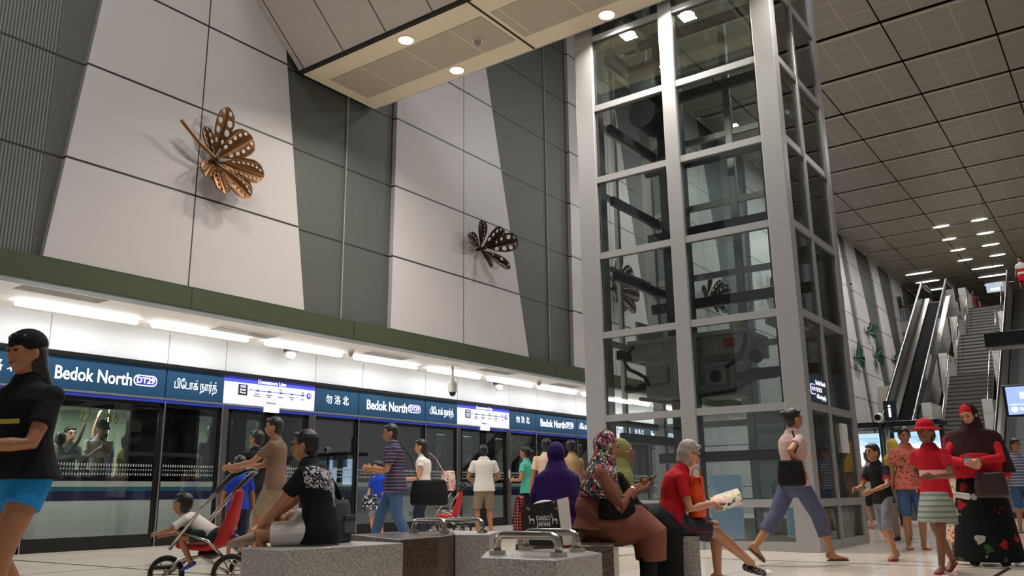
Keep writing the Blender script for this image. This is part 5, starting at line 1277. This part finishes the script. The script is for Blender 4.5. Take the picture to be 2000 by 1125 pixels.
v = nt.nodes.new('ShaderNodeTexVoronoi'); v.inputs['Scale'].default_value = 22; nt.links.new(tc.outputs['Object'], v.inputs['Vector'])
up = math_n(nt, 'GREATER_THAN', o[2], .2)
nt.links.new(mixc(nt, math_n(nt, 'MULTIPLY', up, math_n(nt, 'LESS_THAN', v.outputs['Distance'], .2)), hx('121114'), hx('b0803a')), b.inputs['Base Color'])
ba = thing('shopping_bag', 'black paper shopping bag with white letters and a white gusset on the near bench', 'bag', (5.22, 3.5, .4), 0)
wx = 36 * D2R
# local frame: width runs image-right, depth runs away
RW = Matrix.Rotation(-74 * D2R, 3, 'Z')
def q(a, d_, z): return RW @ V((a, d_, z))
W2_, D2_, H2_ = .15, .085, .31
def slab(mb, pts4, th=.003):
    a, b_, c, d_ = [V(x) for x in pts4]; n = (b_ - a).cross(d_ - a).normalized() * th
    return mb.add([a, b_, c, d_, a + n, b_ + n, c + n, d_ + n], [(0, 3, 2, 1), (4, 5, 6, 7), (0, 1, 5, 4), (1, 2, 6, 5), (2, 3, 7, 6), (3, 0, 4, 7)])
pn = slab(MB(), [q(-W2_, -D2_, 0), q(W2_ - .02, -D2_, 0), q(W2_ - .06, -D2_, H2_), q(-W2_ - .02, -D2_, H2_ - .04)]).build('front_face', PB, ba, world=False)
slab(MB(), [q(W2_, D2_, 0), q(-W2_, D2_, 0), q(-W2_ - .02, D2_, H2_ - .02), q(W2_ - .02, D2_, H2_)]).build('back_face', PB, ba, world=False)
slab(MB(), [q(W2_ - .02, -D2_, 0), q(W2_ + .03, 0, 0), q(W2_ - .0, 0, H2_ + .02), q(W2_ - .06, -D2_, H2_)]).build('gusset', WHT, ba, world=False)
slab(MB(), [q(W2_ + .03, 0, 0), q(W2_, D2_, 0), q(W2_ - .02, D2_, H2_), q(W2_, 0, H2_ + .02)]).build('gusset', WHT, ba, world=False)
MB().tube([q(W2_ + .03, -.0, 0), q(W2_ + .002, .0, H2_ + .02)], .004, 6).tube([q(W2_ - .018, -D2_, 0), q(W2_ + .032, 0, 0), q(W2_, D2_, 0)], .004, 6).build('red_edge', RED, ba, world=False)
MB().ell(q(-.02, 0, H2_ - .045), .10, .045, .045, RW).build('white_tissue', WHT, ba, world=False, smooth=True)
R3 = (Matrix.Rotation(-74 * D2R, 4, 'Z') @ Matrix.Rotation(math.pi / 2, 4, 'X'))
PW = mat('print_white', 'd8d6d2', .6)
for s_, z_ in (('DAISO', .185), ('JAPAN', .145)):
    text(s_, 'lettering', .045, V((5.22, 3.5, .4)) + q(-.01, -D2_ - .006, z_), PW, pn, bold=.001, align='CENTER', width=.10, rot=R3)
for sx_ in (-.095, .075):
    c = V((sx_, 0, .17)); m_ = MB()
    def pq(a, z): return q(c.x + a, -D2_ - .006, c.z + z)
    m_.prism([pq(-.018, .0), pq(.018, .0), pq(.018, .014), pq(-.018, .014)], q(0, -.002, 0)); m_.prism([pq(-.018, -.022), pq(-.012, -.022), pq(-.012, 0), pq(-.018, 0)], q(0, -.002, 0))
    m_.prism([pq(.012, -.022), pq(.018, -.022), pq(.018, 0), pq(.012, 0)], q(0, -.002, 0)); m_.prism([pq(-.018, .01), pq(-.012, .01), pq(-.018, .034), pq(-.026, .034)], q(0, -.002, 0))
    m_.build('deer_mark', PW, pn, world=False)
tb = hbag((6.15, 4.42, .40), .16, .12, .34, dots('dotted_bag', '7a2030', 'd8c8a0', 40, .3), 'red and pale dotted cloth bag standing beside the purple-clad woman', 20)

def wheel(mb_t, mb_h, c, r, ax, w=.022):
    ax = V(ax).normalized(); u = ax.cross(V((0, 0, 1))).normalized(); v_ = ax.cross(u)
    c = V(c)
    pts = [c + u * r * math.cos(a) + v_ * r * math.sin(a) for a in [2 * math.pi * j / 28 for j in range(29)]]
    mb_t.loft(pts, w, w, side=ax, n=8, round_=(False, False))
    for j in range(6):
        a = 2 * math.pi * j / 6; mb_h.loft([c, c + (u * math.cos(a) + v_ * math.sin(a)) * r * .9], .011, .006, side=ax, n=6)
    pts = [c + (u * math.cos(a) + v_ * math.sin(a)) * r * .86 for a in [2 * math.pi * j / 24 for j in range(25)]]
    mb_h.loft(pts, .008, n=6, round_=(False, False)); mb_h.loft([c - ax * .03, c + ax * .03], .02, n=10)
def stroller(name, label, loc, yaw, seatm, full=True):
    t = thing(name, label, 'stroller', loc, yaw * D2R)
    B = lambda mb, n, m, sm=True: mb.build(n, m, t, world=False, smooth=sm)
    for (x, y, r) in ((.34, 0, .13), (-.26, .22, .14), (-.26, -.22, .14)) if full else ((.3, .15, .1), (.3, -.15, .1), (-.25, .2, .1), (-.25, -.2, .1)):
        a, h_ = MB(), MB(); wheel(a, h_, (x, y, r + .022), r, (0, 1, 0)); w = a.build('wheel', mat('tyre_black', '101010', .7), t, world=False, smooth=True)
        h_.build('spokes', STEEL, w, world=False, smooth=True)
    for s_ in (1, -1):
        B(MB().tube([(.34, .05 * s_, .15), (.20, .12 * s_, .27), (0, .17 * s_, .30), (-.26, .2 * s_, .16)], .014), 'chassis_tube', STEEL)
        B(MB().tube([(.25, .2 * s_, .36), (.02, .22 * s_, .66), (-.22, .22 * s_, .92)], .015), 'handle_tube', STEEL)
        B(MB().tube([(-.18, .2 * s_, .30), (-.05, .2 * s_, .42), (.2, .2 * s_, .50)], .012), 'seat_tube', STEEL)
    B(MB().tube([(-.10, .22, .80), (-.22, .22, .925), (-.30, .16, .97), (-.32, 0, .98), (-.30, -.16, .97), (-.22, -.22, .925), (-.10, -.22, .80)], .021), 'handle_grip', BLACK)
    mb = MB().loft([(.22, 0, .38), (.0, 0, .36), (-.10, 0, .40), (-.17, 0, .58), (-.22, 0, .80)], [.15, .16, .16, .15, .10], [.03, .035, .05, .04, .025], side=(0, 1, 0), n=14)
    blob(mb, 'seat', seatm, t, .01, 3)
    B(MB().tube([(.10, .18, .50), (.24, .14, .52), (.28, 0, .53), (.24, -.14, .52), (.10, -.18, .50)], .02), 'bumper_bar', BLACK)
    B(MB().ell((.0, 0, .31), .09, .10, .05), 'hub_joint', BLACK)
    B(MB().box((.28, -.12, .2), (.40, .12, .225)), 'footrest', BLACK, False)
    return t
STR = mat('stroller_red', 'c41c1c', .7, var=.06)
stroller('stroller', 'three-wheeled stroller with red seat and silver frame, toddler aboard', (4.40, 6.30, 0), 126, STR)
stroller('stroller', 'red and black stroller beside the man in white tee', (13.0, 11.0, 0), 110, STR, False)
